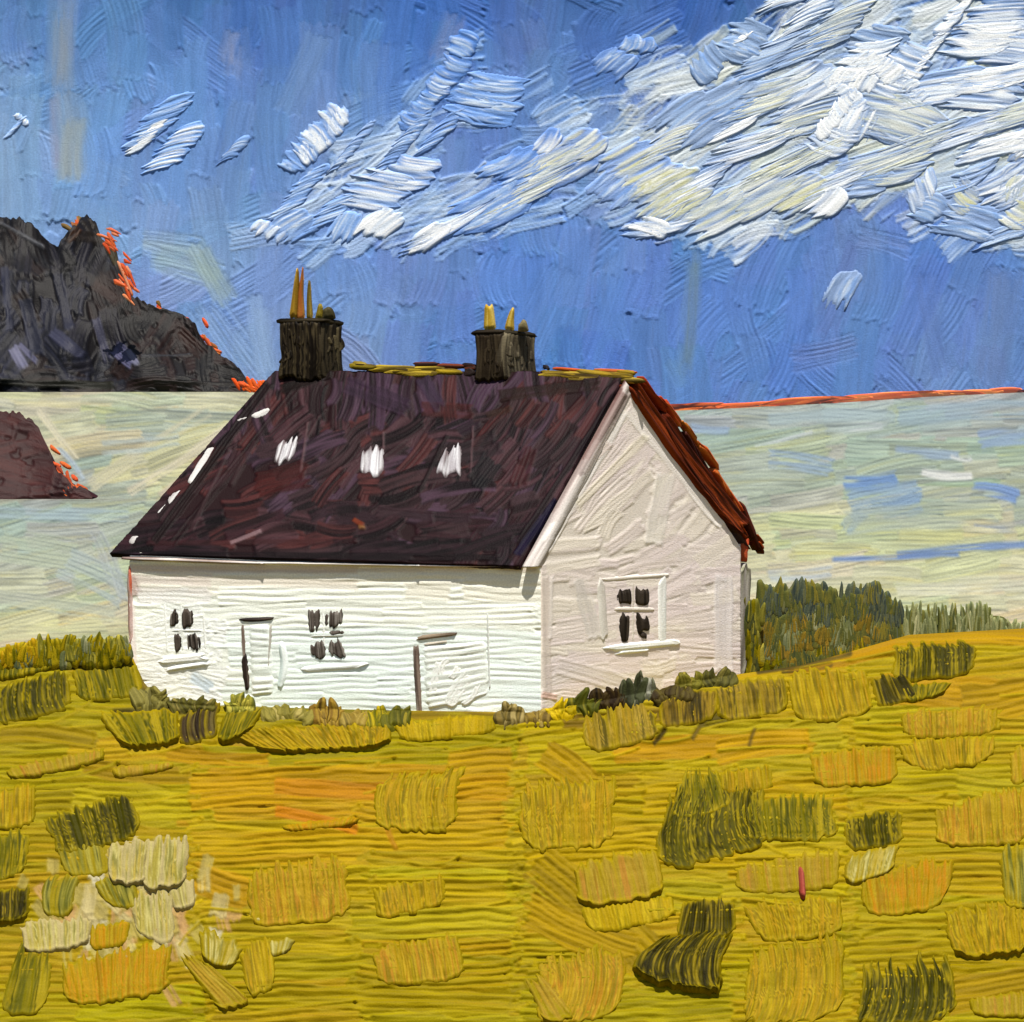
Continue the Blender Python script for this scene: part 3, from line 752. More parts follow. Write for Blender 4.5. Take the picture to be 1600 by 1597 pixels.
# diagonal sweeps with smoother paint
for (x0, y0, x1, y1, w_, c) in [(840, 1350, 1010, 1500, 70, (176, 150, 30)), (820, 1420, 990, 1490, 60, (186, 156, 34)), (850, 1180, 920, 1230, 50, (190, 158, 34)), (1350, 1000, 1620, 996, 34, (204, 164, 36)), (1230, 1046, 1400, 1010, 26, (188, 146, 40)), (1480, 1560, 1620, 1540, 60, (180, 152, 36)), (700, 1200, 800, 1190, 40, (198, 162, 40)), (1380, 1080, 1600, 1090, 50, (198, 158, 46)), (1500, 1100, 1640, 1080, 60, (190, 156, 44)),
                                (430, 1230, 600, 1240, 30, (206, 146, 44)), (430, 1270, 560, 1300, 20, (210, 140, 50)), (300, 1370, 390, 1400, 50, (200, 160, 48)), (600, 1260, 620, 1330, 10, (200, 150, 60)), (0, 1150, 150, 1160, 30, (172, 150, 44)), (260, 1180, 420, 1190, 24, (196, 156, 44)), (130, 1200, 300, 1215, 30, (180, 152, 48)), (960, 1180, 1180, 1170, 40, (208, 164, 36)), (1120, 1180, 1270, 1160, 40, (206, 166, 38))]:
    C_ = np.array(c) * np.array((1.03, 1.0, 0.46))
    cv.brush((x0, y0), (x1, y1), w_, [C_ * 0.90, C_, C_ * 1.07], t=1.6, rid=4.0, period=11, bend=random.uniform(-6, 6))
for i in range(130):
    x = random.gauss(195, 75); y = random.gauss(1410, 46)
    c = np.array(random.choice([(222, 204, 140), (206, 186, 104), (236, 226, 190), (196, 178, 90), (214, 170, 110)]))
    an = math.radians(random.uniform(40, 110)); L = random.uniform(14, 50)
    cv.brush((x, y), (x + L * math.cos(an), y + L * math.sin(an)), random.uniform(12, 30), [c * 0.9, c, np.minimum(c * 1.06, 250)], t=2.4, rid=2.2, period=6, op=0.85, dry=random.uniform(0.2, 0.45))
SEAMS = [(-20, 1146, 70, 1136), (60, 1138, 150, 1092), (110, 1110, 290, 1118), (0, 1216, 90, 1222), (90, 1222, 190, 1192), (200, 1180, 290, 1168), (350, 1190, 470, 1196), (460, 1196, 620, 1186), (620, 1162, 700, 1172), (690, 1178, 790, 1160), (790, 1160, 900, 1140),
         (910, 1192, 1000, 1170), (1000, 1160, 1090, 1150), (1080, 1148, 1240, 1128), (1230, 1138, 1360, 1126), (1240, 1046, 1330, 1034), (1320, 1036, 1420, 1016), (1400, 1022, 1500, 1012), (1560, 1090, 1640, 1084), (1000, 1190, 1110, 1182), (1120, 1176, 1260, 1170), (470, 1290, 560, 1276),
         (230, 1260, 300, 1246), (640, 1350, 720, 1340), (720, 1420, 800, 1408), (300, 1420, 390, 1430), (700, 1470, 810, 1462), (1330, 1280, 1450, 1270), (1420, 1250, 1480, 1240), (1330, 1440, 1470, 1452), (1390, 1490, 1490, 1500), (1040, 1400, 1150, 1408), (960, 1350, 1040, 1342), (1160, 1300, 1230, 1340), (1500, 1400, 1620, 1396), (440, 1580, 560, 1566), (280, 1480, 320, 1440)]
for (x0, y0, x1, y1) in SEAMS:
    c = field_col((x0 + x1) / 2, (y0 + y1) / 2) * random.uniform(0.98, 1.1)
    cv.brush((x0, y0), (x1, y1), random.uniform(5, 8), [c * 0.94, c, c * 1.05], t=4.0, rid=0.8, period=5, bend=random.uniform(-9, 9), soft=3)
for (x0, y0, x1, y1, w_, c) in [(1040, 1140, 1020, 1166, 12, (96, 78, 20)), (1100, 1130, 1080, 1160, 12, (110, 90, 30)), (1180, 1140, 1170, 1170, 10, (120, 96, 30)), (880, 1130, 1040, 1118, 26, (130, 104, 20)), (1090, 1130, 1200, 1110, 22, (96, 84, 18)), (1130, 1120, 1190, 1116, 14, (60, 62, 16)), (260, 1110, 340, 1108, 20, (84, 74, 30)), (180, 1120, 270, 1112, 24, (110, 98, 40)), (400, 1110, 520, 1116, 30, (140, 130, 50)), (500, 1120, 640, 1118, 30, (130, 118, 36)), (630, 1122, 780, 1120, 22, (168, 138, 24)), (780, 1126, 900, 1118, 24, (140, 112, 30)), (-10, 1050, 100, 1030, 26, (140, 126, 40)), (100, 1030, 220, 1070, 40, (122, 106, 30)), (180, 1060, 250, 1096, 40, (132, 112, 40)), (1180, 1046, 1330, 1020, 22, (120, 100, 34)), (1220, 1050, 1300, 1040, 14, (90, 74, 26))]:
    C_ = np.array(c); cv.brush((x0, y0), (x1, y1), w_, [C_ * 0.8, C_, C_ * 1.2], t=1.5, rid=2.4, period=6, dry=0.3, soft=5, bend=random.uniform(-4, 4))
# stubby marks where the brush was lifted, along the joins of the rows
for i in range(90):
    jx = random.choice([290, 560, 805, 805, 1140, 1320]) + random.uniform(-14, 14); jy = random.uniform(1180, 1600)
    c = field_col(jx, jy) * random.uniform(0.9, 1.08)
    cv.brush((jx, jy), (jx + random.uniform(12, 34), jy - random.uniform(-4, 14)), random.uniform(6, 12), [c * 0.92, c, c * 1.08], t=2.6, rid=1.2, period=6)
mb = MB()
gx = np.concatenate([np.linspace(-3000, -560, 20), np.arange(-540, -46, 6.0), np.arange(-46, 1648, 2.0), np.arange(1654, 2150, 6.0), np.linspace(2170, 4600, 20)])
yc_, _ = crest(gx)
UNDER[id(fs)] = (cv, 1.0)
tt_ = np.concatenate([np.linspace(0, 1, 340), np.linspace(1.05, 2.2, 8)])[:, None]
X_ = np.broadcast_to(gx[None, :], (len(tt_), len(gx))).copy()
Y_ = yc_[None, :] + tt_ * (1640 - yc_[None, :])
H, C = cv.sample(X_, Y_)
P, N, sc = fs(X_, Y_ + 0.01)
fade = sstep(0, 0.03, tt_)
P = P + N * (sc * (H * fade))[..., None]
# behind the crest the ground runs back under the cottage and drops to the sea; below the frame it levels out
c0 = P[0]
bk = []
for (dy, z) in [(34, -4.0), (26, -3.3), (18, -2.2), (9, -0.95), (2.5, -0.35)]:
    b = c0.copy(); b[:, 0] *= (b[:, 1] + dy) / b[:, 1]; b[:, 1] += dy; b[:, 2] = np.minimum(z, b[:, 2] - 0.2) if dy > 3 else np.minimum(c0[:, 2] - 0.35, 0.6); bk.append(b)
ft = []
for (dy, z) in [(4, -1.2), (12, -2.0), (40, -2.5)]:
    b = P[-1].copy(); b[:, 1] -= dy; b[:, 2] += z; ft.append(b)
P = np.concatenate([np.array(bk), P, np.array(ft)])
alb = np.clip(lin(C) * G_FIELD, 0, 0.8)
alb = np.concatenate([np.repeat(alb[:1], 5, 0), alb, np.repeat(alb[-1:], 3, 0)])
uv = np.stack([X_, Y_, X_ * 0], -1); uv = np.concatenate([np.repeat(uv[:1], 5, 0), uv, np.repeat(uv[-1:], 3, 0)])
mb.grid(P, alb, uv)
tag(mb.build('field', paint('field_paint', 0.45, 0.03)), kind='structure')

# ------------------------------------------------------------------ cottage
Nn, Ll, Rr = U(845, 1109, 48.0), U(203, 1078, 51.0), U(1157, 1052, 54.0)
EZ, RZ = 3.18, 7.42
def atz(p, z): return Vector((p.x, p.y, z))
Bb = Ll + (Rr - Nn)
root = empty('cottage', (Nn.x, Nn.y, 0))
tag(root, 'white cottage with dark roof and two chimneys standing above the yellow field', 'cottage')
fv = (Nn - Ll); fv.z = 0; fv.normalize()
gv = (Rr - Nn); gv.z = 0; gv.normalize()
def perp(v): return np.array([v.y, -v.x, 0.0])
front = PlaneSurf(tuple(atz(Nn, 0)), perp(fv))
gable = PlaneSurf(tuple(atz(Nn, 0)), perp(gv) if perp(gv)[1] < 0 else -perp(gv))
wallm = paint('wall_paint', 0.55, 0.15)
roofm = paint('roof_paint', 0.5, 0.05)

# front wall, horizontal bristle marks
cv = Canvas(170, 850, 870, 1150, 1.7)
cv.C[:] = (234, 238, 228)
for i in range(150):
    x, y = random.uniform(170, 800), random.uniform(868, 1130)
    c = np.array((236, 240, 230)) if y > 930 else np.array((232, 230, 216))
    if y > 985 and x > 300: c = np.array((230, 240, 234))
    L = random.uniform(140, 330)
    sl = random.uniform(-0.03, 0.03)
    cv.brush((x, y), (x + L, y + sl * L), random.uniform(26, 46), [c * 0.97, c, c * 1.03], t=0.7, rid=2.0, period=10.5, bend=random.uniform(-5, 5), op=0.9, lip=0.8)
for i in range(60):
    x, y = random.uniform(190, 300), random.uniform(960, 1100)
    c = np.array((240, 243, 238))
    cv.brush((x, y), (x + random.uniform(30, 70), y - random.uniform(-16, 26)), random.uniform(14, 24), [c * 0.98, c, c * 1.02], t=0.8, rid=1.3, period=6)
for (x0, y0, x1, y1, w_, c, op) in [(200, 888, 560, 890, 16, (196, 178, 164), .8), (195, 900, 330, 906, 26, (206, 192, 184), .65), (205, 900, 215, 930, 22, (176, 154, 146), .8), (560, 890, 840, 890, 12, (204, 190, 176), .7), (620, 884, 830, 886, 6, (170, 146, 124), .6), (215, 930, 330, 930, 30, (222, 216, 218), .5), (300, 905, 560, 915, 20, (228, 218, 204), .6), (300, 1055, 330, 1075, 24, (196, 214, 228), .7), (250, 945, 300, 960, 20, (222, 226, 222), .5), (700, 1030, 820, 1035, 16, (220, 230, 226), .5), (206, 940, 210, 1060, 14, (236, 214, 212), .5)]:  # brown-grey strokes under the eaves paint the shade there into the wall colour
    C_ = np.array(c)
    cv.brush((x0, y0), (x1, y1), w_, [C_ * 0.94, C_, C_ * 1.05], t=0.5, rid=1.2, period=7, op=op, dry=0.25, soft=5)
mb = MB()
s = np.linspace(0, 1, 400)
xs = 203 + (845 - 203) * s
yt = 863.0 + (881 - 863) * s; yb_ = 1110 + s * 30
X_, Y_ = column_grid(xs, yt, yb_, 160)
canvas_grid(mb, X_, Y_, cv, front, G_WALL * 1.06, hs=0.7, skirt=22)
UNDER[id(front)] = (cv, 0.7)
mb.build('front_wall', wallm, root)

# gable wall
cv = Canvas(830, 590, 1180, 1150, 1.7)
cv.C[:] = (224, 215, 204)
for i in range(300):
    x, y = random.uniform(835, 1170), random.uniform(600, 1130)
    c = np.array(random.choice([(230, 219, 211), (225, 213, 206), (233, 224, 210), (228, 215, 211)]))
    L = random.uniform(50, 130)
    if y < 850: an = math.radians(random.uniform(-62, -25))
    elif x < 930: an = math.radians(random.uniform(-12, 6))
    else: an = math.radians(random.uniform(-40, 0))
    if y > 1000: an = math.radians(random.uniform(-14, 6))
    cv.brush((x - 20, y), (x - 20 + L * math.cos(an), y + L * math.sin(an)), random.uniform(14, 28), [c * 0.965, c, c * 1.03], t=0.6, rid=1.3, period=6, bend=random.uniform(-5, 5), op=0.85)
for (x0, y0, x1, y1, w_, c, op) in [(975, 640, 850, 860, 20, (234, 228, 222), .9), (985, 640, 1130, 820, 26, (232, 226, 218), .8), (900, 790, 1010, 680, 16, (232, 224, 200), .6), (850, 900, 855, 1090, 16, (206, 192, 182), .6), (862, 900, 858, 1000, 8, (232, 224, 218), .6), (870, 1040, 1000, 1075, 30, (214, 204, 198), .5), (905, 905, 930, 1000, 26, (214, 208, 200), .7), (1040, 740, 1020, 850, 30, (228, 224, 214), .5), (860, 780, 950, 690, 18, (206, 180, 168), .35), (1130, 900, 1130, 1050, 30, (230, 224, 222), .7), (845, 1085, 870, 1090, 14, (200, 150, 130), .5)]:
    C_ = np.array(c)
    cv.brush((x0, y0), (x1, y1), w_, [C_ * 0.95, C_, C_ * 1.03], t=1.2, rid=1.2, period=6, op=op, dry=0.2)
mb = MB()
xs = np.linspace(845.5, 1157, 200)
yt = np.interp(xs, [845, 987, 1060, 1120, 1157], [880, 612, 712, 800, 856]); yb_ = np.interp(xs, [845, 1157], [1130, 1078])
X_, Y_ = column_grid(xs, yt, yb_, 240)
canvas_grid(mb, X_, Y_, cv, gable, G_WALL * 1.07, hs=0.45, skirt=22)
UNDER[id(gable)] = (cv, 0.45)
mb.build('gable_wall', wallm, root)

# plain walls at the back and the left end, seen only from elsewhere
def plain_quad(name, pts, col, mat, parent, n=8):
    A, B, C_, D = [np.array(p) for p in pts]
    s = np.linspace(0, 1, n)[None, :, None]; t = np.linspace(0, 1, n)[:, None, None]
    P = (A * (1 - s) + B * s) * (1 - t) + (D * (1 - s) + C_ * s) * t
    m = MB(); m.grid(P, np.broadcast_to(lin(col) * 0.86, P.shape).copy(), P * 70)
    return m.build(name, mat, parent)


apL = U(446, 600, 53.7); apL.z -= 0.45; Li = Ll + fv * 0.25
plain_quad('back_wall', [atz(Rr, EZ), atz(Bb, EZ), atz(Bb, -.5), atz(Rr, -.5)], (224, 220, 210), wallm, root)
plain_quad('end_wall', [apL, atz(Bb, EZ), atz(Bb, -.5), atz(apL, -.5)], (224, 220, 210), wallm, root)
plain_quad('end_wall', [atz(Li, EZ - 0.2), apL, atz(apL, -.5), atz(Li, -.5)], (224, 220, 210), wallm, root)

# roof: front slope as a thick patch
RQ = [U(430, 586, 53.6), U(975, 586, 50.5), U(804, 886, 48.10), U(172, 866, 51.0)]
cvr = Canvas(150, 560, 1010, 910, 1.7)
cvr.C[:] = (66, 48, 50)
for i in range(330):
    x, y = random.uniform(160, 980), random.uniform(580, 885)
    pal = random.choice([[(66, 50, 53), (98, 80, 84), (46, 36, 40)], [(78, 52, 52), (108, 72, 68), (54, 38, 42)], [(64, 56, 68), (100, 90, 108), (46, 40, 48)], [(54, 44, 46), (78, 68, 70), (38, 31, 35)]])
    if y > 800: pal = random.choice([[(42, 36, 40), (60, 50, 56), (30, 28, 31)], [(60, 40, 44), (74, 54, 60), (40, 32, 36)], pal])
    if y < 650 and 500 < x < 820: pal = random.choice([[(74, 62, 76), (96, 86, 108), (58, 46, 56)], pal])
    r = random.random()
    if x > 740 and r < 0.7: an = math.radians(random.uniform(-64, -46))
    elif y > 790: an = math.radians(random.uniform(-26, 8))
    elif y < 650: an = math.radians(random.uniform(70, 110))
    else: an = math.radians(random.uniform(-60, -10))
    L = random.uniform(40, 120)
    cvr.brush((x - L / 2 * math.cos(an), y - L / 2 * math.sin(an)), (x + L / 2 * math.cos(an), y + L / 2 * math.sin(an)), random.uniform(16, 38), [np.array(q) * f_ for q, f_ in zip(pal, (1.0, 1.3, 0.8))], t=0.4, rid=1.7, period=5, bend=random.uniform(-8, 8), op=0.85, lip=.9, rim=.7)
for (x0, y0, x1, y1, w_, c, op) in [(400, 760, 480, 740, 44, (110, 52, 46), .6), (660, 640, 740, 645, 24, (112, 56, 50), .55), (830, 700, 810, 760, 30, (106, 60, 60), .5), (700, 720, 780, 690, 40, (54, 60, 66), .4), (770, 720, 740, 760, 40, (46, 56, 58), .7), (640, 690, 600, 720, 14, (120, 106, 108), .5), (590, 800, 680, 810, 22, (104, 90, 98), .5), (220, 868, 780, 872, 14, (36, 30, 34), .8), (230, 850, 560, 846, 10, (92, 56, 56), .5), (240, 850, 420, 600, 18, (44, 38, 36), .8), (270, 850, 470, 600, 14, (60, 48, 48), .6), (890, 800, 970, 640, 12, (104, 108, 118), .5), (810, 850, 960, 620, 12, (44, 36, 40), .8), (808, 868, 872, 780, 16, (36, 40, 92), .7), (300, 830, 360, 700, 8, (110, 96, 98), .5), (360, 760, 400, 690, 8, (110, 96, 98), .5), (470, 740, 482, 660, 5, (176, 160, 158), .6), (478, 690, 500, 650, 4, (150, 132, 132), .5), (530, 735, 560, 720, 5, (140, 124, 126), .5), (598, 735, 600, 675, 4, (190, 178, 176), .7), (736, 740, 740, 665, 4, (180, 168, 166), .6), (655, 770, 700, 680, 8, (44, 36, 38), .7), (552, 812, 568, 822, 10, (208, 110, 60), .9), (560, 824, 572, 826, 6, (206, 176, 100), .9), (780, 620, 940, 600, 22, (56, 44, 34), .7), (760, 650, 800, 640, 14, (80, 64, 44), .6), (540, 600, 640, 640, 30, (84, 74, 100), .6), (660, 590, 690, 640, 26, (88, 84, 116), .6), (360, 850, 410, 830, 8, (226, 222, 220), .8), (440, 610, 520, 585, 16, (38, 34, 30), .8)]:
    C_ = np.array(c)
    cvr.brush((x0, y0), (x1, y1), w_, [C_ * 0.88, C_, C_ * 1.1], t=0.9, rid=1.5, period=5.5, op=op, dry=0.15 if w_ < 9 else 0.22, soft=min(3, w_ / 5))


cvr.C *= np.array((1.08, 0.90, 0.93), np.float32)


def quad_px(quad, nc, nr):
    s = np.linspace(0, 1, nc)[None, :, None]; t = np.linspace(0, 1, nr)[:, None, None]
    A, B, C_, D = [np.array(p, np.float32) for p in quad]
    G = (A * (1 - s) + B * s) * (1 - t) + (D * (1 - s) + C_ * s) * t
    return G[..., 0], G[..., 1]


roof_surf = PatchSurf(RQ)
mb = MB()
PX, PY = quad_px([(430, 580), (977, 582), (812, 885), (172, 866)], 380, 170)
canvas_grid(mb, PX, PY, cvr, roof_surf, G_ROOF, hs=1.0, skirt=10)
UNDER[id(roof_surf)] = (cvr, 1.0)
roof = mb.build('roof', roofm, root)
# rear slope
rq = roof_surf(np.array([[432., 978.]]), np.array([[584., 586.]]))[0][0]
re1 = np.array(atz(Rr + gv * 0.3 + fv * 0.1, EZ - 0.15)); re0 = np.array(atz(Bb + gv * 0.3, EZ - 0.15))
plain_quad('rear_slope', [rq[0], rq[1], re1, re0], (66, 50, 54), roofm, roof)
# skylights: white paint patches in the roof
for quad in [[(436, 690), (470, 682), (456, 722), (424, 730)], [(566, 702), (602, 696), (600, 744), (560, 742)], [(692, 706), (722, 694), (722, 746), (680, 744)]]:
    m = MB(); daub(m, quad, [(216, 214, 216), (248, 248, 248), (190, 184, 188), (244, 244, 246)], roof_surf, 0.5, t=0.8, rid=1.3, period=5, rag0=0.18, rag1=0.18, rnd=0.2, base=0.2, res=1.5, gap=0.20, wash=(110, 94, 96), gap_drop=0.3)
    m.build('skylight', wallm, root)
# white flecks along the left verge
for (a, b, w_) in [((334, 694), (300, 750), 11), ((280, 766), (262, 788), 9), ((214, 836), (204, 850), 10), ((424, 640), (398, 652), 10), ((392, 652), (366, 660), 4), ((262, 786), (244, 806), 4)]:
    m = MB(); daub(m, stroke_quad(a, b, w_), [(236, 232, 226), (246, 244, 240), (206, 200, 196)], roof_surf, 0.5, t=0.6, rid=0.8, period=4, rag0=0.2, rag1=0.25, base=0.2, res=1.4)
    m.build('verge_fleck', wallm, root)
# mossy ridge
ridge_pl = PlaneSurf(tuple(rq[1] - np.array([0, .06, 0])), np.cross(rq[1] - rq[0], (0, 0.3, 1.0)))
for (a, b, w_, pal) in [((540, 562), (640, 570), 12, [(206, 168, 40), (150, 130, 30), (60, 46, 24), (220, 190, 80)]), ((560, 574), (720, 576), 13, [(196, 166, 36), (92, 76, 24), (214, 184, 60), (60, 46, 30)]), ((630, 566), (745, 568), 9, [(56, 40, 34), (140, 66, 40), (40, 30, 30)]), ((710, 574), (746, 580), 20, [(46, 36, 34), (64, 50, 44)]), ((840, 574), (985, 582), 14, [(120, 100, 30), (190, 156, 40), (70, 54, 26), (206, 176, 60)]), ((840, 568), (990, 577), 5, FIR), ((880, 584), (1000, 590), 10, [(170, 140, 40), (90, 76, 30), (200, 170, 70)]), ((838, 566), (856, 568), 6, [(40, 36, 40), (60, 56, 60)])]:
    m = MB()
    for i in range(max(3, int((b[0] - a[0]) / 22))):
        q0 = random.uniform(-0.02, 0.85); q1 = min(1.02, q0 + random.uniform(0.2, 0.5))
        o_ = random.uniform(-0.4, 0.4) * w_
        p0 = (a[0] + (b[0] - a[0]) * q0, a[1] + 5 + (b[1] - a[1]) * q0 + o_); p1 = (a[0] + (b[0] - a[0]) * q1, a[1] + 5 + (b[1] - a[1]) * q1 + o_ + random.uniform(-2, 3))
        daub(m, stroke_quad(p0, p1, w_ * random.uniform(0.6, 0.95)), pal, ridge_pl, 0.5, t=0.1, rid=1.5, period=3.0, rag0=0.15, rag1=0.2, rnd=0.3, base=0.2 + 0.5 * random.random(), res=1.4, skirt=6, rim=0.2)
    m.build('ridge_moss', roofm, roof)
# skew coping between the roof edge and the gable
cvs = Canvas(780, 560, 1010, 910, 1.7); cvs.C[:] = (216, 204, 196)
for i in range(60):
    q = random.random(); x = 822 + (978 - 822) * q; y = 884 + (602 - 884) * q
    o_ = random.uniform(-16, 20)
    k_ = np.clip(q * 0.8 + 0.42 - (o_ + 16) / 36 * 0.95, 0, 1)
    c = np.array((232, 224, 216)) * (1 - k_) + np.array((92, 56, 50)) * k_ + random.uniform(-10, 10)
    cvs.brush((x - 22 + o_, y + 36), (x + 22 + o_, y - 38), 9, [c * 0.9, c, c * 1.06], t=0.5, rid=1.2, period=4)
mb = MB()
PX, PY = quad_px([(976, 594), (988, 610), (846.5, 886), (816, 886)], 26, 170)
skew_pl = PlaneSurf(tuple(np.array(U(846, 884, 47.88))), roof_surf.pl.n * 0.6 + gable.n * 0.4)
class SkewSurf:
    """coping that runs from the roof's edge to the gable's face"""
    def __call__(s, px, py):
        k = np.clip((py - 600) / 286.0, 0, 1)
        a = 976 + (816 - 976) * k; b = 988 + (846 - 988) * k
        f = np.clip((px - a) / (b - a), 0, 1)
        P0, N0, _ = roof_surf(px, py); P1, N1, _ = gable(px, py)
        Y = (P0[..., 1] * (1 - f) + P1[..., 1] * f) - 0.02
        N = N0 * (1 - f)[..., None] + N1 * f[..., None]
        return ray_point(px, py, Y), N / np.linalg.norm(N, axis=-1, keepdims=True), Y / F


canvas_grid(mb, PX, PY, cvs, SkewSurf(), 0.56, hs=0.6, skirt=3)
mb.build('skew_coping', wallm, root)
# rusty verge down the far rake of the gable
for (quad, pal, th) in [([(995, 592), (980, 612), (1152, 840), (1172, 826)], RST, 5), ([(1040, 640), (1024, 652), (1148, 838), (1180, 822)], [(80, 32, 18), (120, 46, 20), (60, 24, 16), (150, 62, 26)], 4)]:
    m = MB(); daub(m, quad, pal, gable, 0.46, t=th * .5, rid=2.0, period=5, rag0=0.03, rag1=0.08, rnd=0.1, base=1.2, skirt=22, res=1.6, sway=-6)
    m.build('verge_board', roofm, root)
for (a, b, w_, pal) in [((1038, 630), (1062, 660), 12, FIR), ((1072, 664), (1094, 694), 12, [(216, 130, 50), (190, 80, 36), (226, 150, 80)]), ((1094, 690), (1122, 734), 12, FIR), ((1118, 730), (1140, 772), 12, FIR), ((1138, 770), (1168, 812), 12, FIR), ((1160, 800), (1180, 846), 18, [(66, 26, 16), (110, 40, 20), (50, 20, 14)]), ((1178, 836), (1196, 860), 12, RST), ((1166, 850), (1168, 876), 13, [(222, 110, 70), (206, 90, 54), (190, 70, 40)]), ((1010, 600), (1040, 640), 10, [(170, 66, 30), (130, 48, 24)]), ((1086, 700), (1116, 756), 10, [(60, 40, 40), (40, 30, 34), (90, 40, 30)])]:
    m = MB(); [daub(m, stroke_quad((a[0] + random.uniform(-4, 2), a[1] + random.uniform(-5, 5)), (b[0] + random.uniform(-4, 2), b[1] + random.uniform(-5, 5)), w_ * random.uniform(0.35, 0.65)), pal, gable, 0.58, t=0.3, rid=1.5, period=3.2, rag0=0.4, rag1=0.45, base=2, skirt=12, res=1.3, rim=0.1, lip=0.2) for _ in range(3)]
    m.build('verge_fringe', roofm, root)
# eaves board and corner strip
for (a, b, w_, pal) in [((190, 872), (420, 880), 7, [(150, 130, 120), (214, 204, 196), (110, 88, 80)]), ((400, 879), (660, 883), 7, [(232, 226, 218), (200, 188, 176), (238, 234, 228)]), ((650, 883), (820, 885), 8, [(220, 210, 200), (150, 124, 108), (232, 226, 220)])]:
    m = MB(); daub(m, stroke_quad(a, b, w_), pal, front, G_WALL * 0.9, t=2, rid=0.8, period=4, rag0=0.02, rag1=0.02, base=6, skirt=14, res=1.8)
    m.build('eaves_board', wallm, root)
m = MB(); daub(m, stroke_quad((203, 884), (205, 1010), 10), [(226, 120, 90), (200, 96, 66), (216, 190, 184), (170, 120, 110)], front, G_WALL * 0.8, t=1.2, rid=1, period=4, rag0=0.02, rag1=0.1, base=0.0, res=1.6, gap=0.42)
m.build('corner_strip', wallm, root)
m = MB(); daub(m, stroke_quad((1166, 886), (1158, 1052), 18), [(170, 168, 150), (120, 112, 100), (196, 190, 180), (150, 150, 120)], gable, G_WALL * 0.75, t=1.0, rid=1, period=5, rag0=0.05, rag1=0.05, base=-4, res=1.8)
m.build('corner_strip', wallm, root)

# windows
PANE = [(70, 62, 54), (110, 98, 88), (48, 42, 38), (150, 140, 130)]
PAN2 = [(56, 48, 40), (84, 74, 64), (40, 34, 30)]


def window(surf, panes, frame, sill, pal, wth=3.0):
    fr = MB()
    for (a, b, w_, c) in frame:
        daub(fr, stroke_quad(a, b, w_), c, surf, G_WALL, t=0.4, rid=1.2, period=4.5, rag0=0.10, rag1=0.12, base=0.0, res=1.6)
    wd = fr.build('window', wallm, root)
    for (quad) in panes:
        m = MB(); daub(m, quad, pal, surf, 0.50, t=0.4, rid=1.2, period=3.6, rag0=0.2, rag1=0.18, rnd=0.3, base=0.7, res=1.3, lip=0.5, rim=0.3, gap=(0.16 if pal is PAN2 else 0.31))
        m.build('pane', roofm, wd)
    for (a, b, w_, c) in sill:
        m = MB(); daub(m, stroke_quad(a, b, w_), c, surf, G_WALL, t=0.9, rid=1.5, period=4.0, rag0=0.25, rag1=0.25, rnd=0.4, base=0.1, res=1.5)
        m.build('sill', wallm, wd)


WW = [(238, 240, 234), (246, 247, 242), (230, 234, 228)]
window(front, [[(266, 953), (280, 952), (281, 984), (263, 983)], [(283, 952), (302, 950), (305, 982), (284, 983)], [(271, 988), (287, 986), (286, 1020), (274, 1023)], [(291, 988), (314, 986), (318, 1016), (294, 1020)]],
       [((284, 948), (286, 1022), 5, WW), ((262, 985), (318, 985), 5, WW), ((258, 946), (262, 1024), 5, WW), ((318, 950), (322, 1016), 5, WW)], [((258, 1032), (328, 1026), 14, WW), ((262, 1046), (328, 1036), 10, WW)], PANE)
window(front, [[(480, 952), (502, 950), (502, 990), (484, 994)], [(508, 954), (536, 950), (537, 982), (506, 984)], [(484, 1004), (508, 996), (512, 1030), (486, 1028)], [(514, 1000), (532, 998), (544, 1028), (512, 1030)], [(508, 984), (542, 984), (540, 992), (510, 994)], [(537, 976), (543, 973), (542, 981), (536, 981)]],
       [((505, 948), (508, 1026), 5, WW), ((480, 994), (540, 992), 5, WW)], [((476, 1046), (560, 1040), 12, WW)], [(120, 110, 102), (76, 66, 58), (170, 162, 152), (96, 86, 78)])
window(gable, [[(961, 922), (986, 917), (987, 946), (963, 946)], [(991, 917), (1014, 918), (1015, 944), (990, 948)], [(967, 959), (985, 958), (983, 998), (966, 999)], [(992, 959), (1012, 960), (1018, 990), (994, 994)], [(996, 986), (1010, 985), (1012, 998), (1000, 998)]],
       [((988, 912), (988, 1000), 5, CRM), ((958, 952), (1018, 952), 9, CRM), ((1034, 900), (1034, 1004), 15, WW), ((938, 905), (944, 1000), 14, [(214, 208, 198), (224, 220, 210)]), ((940, 906), (1046, 898), 8, CRM)], [((940, 1014), (1052, 1004), 13, WW), ((956, 1020), (1010, 1016), 8, WW)], PAN2)
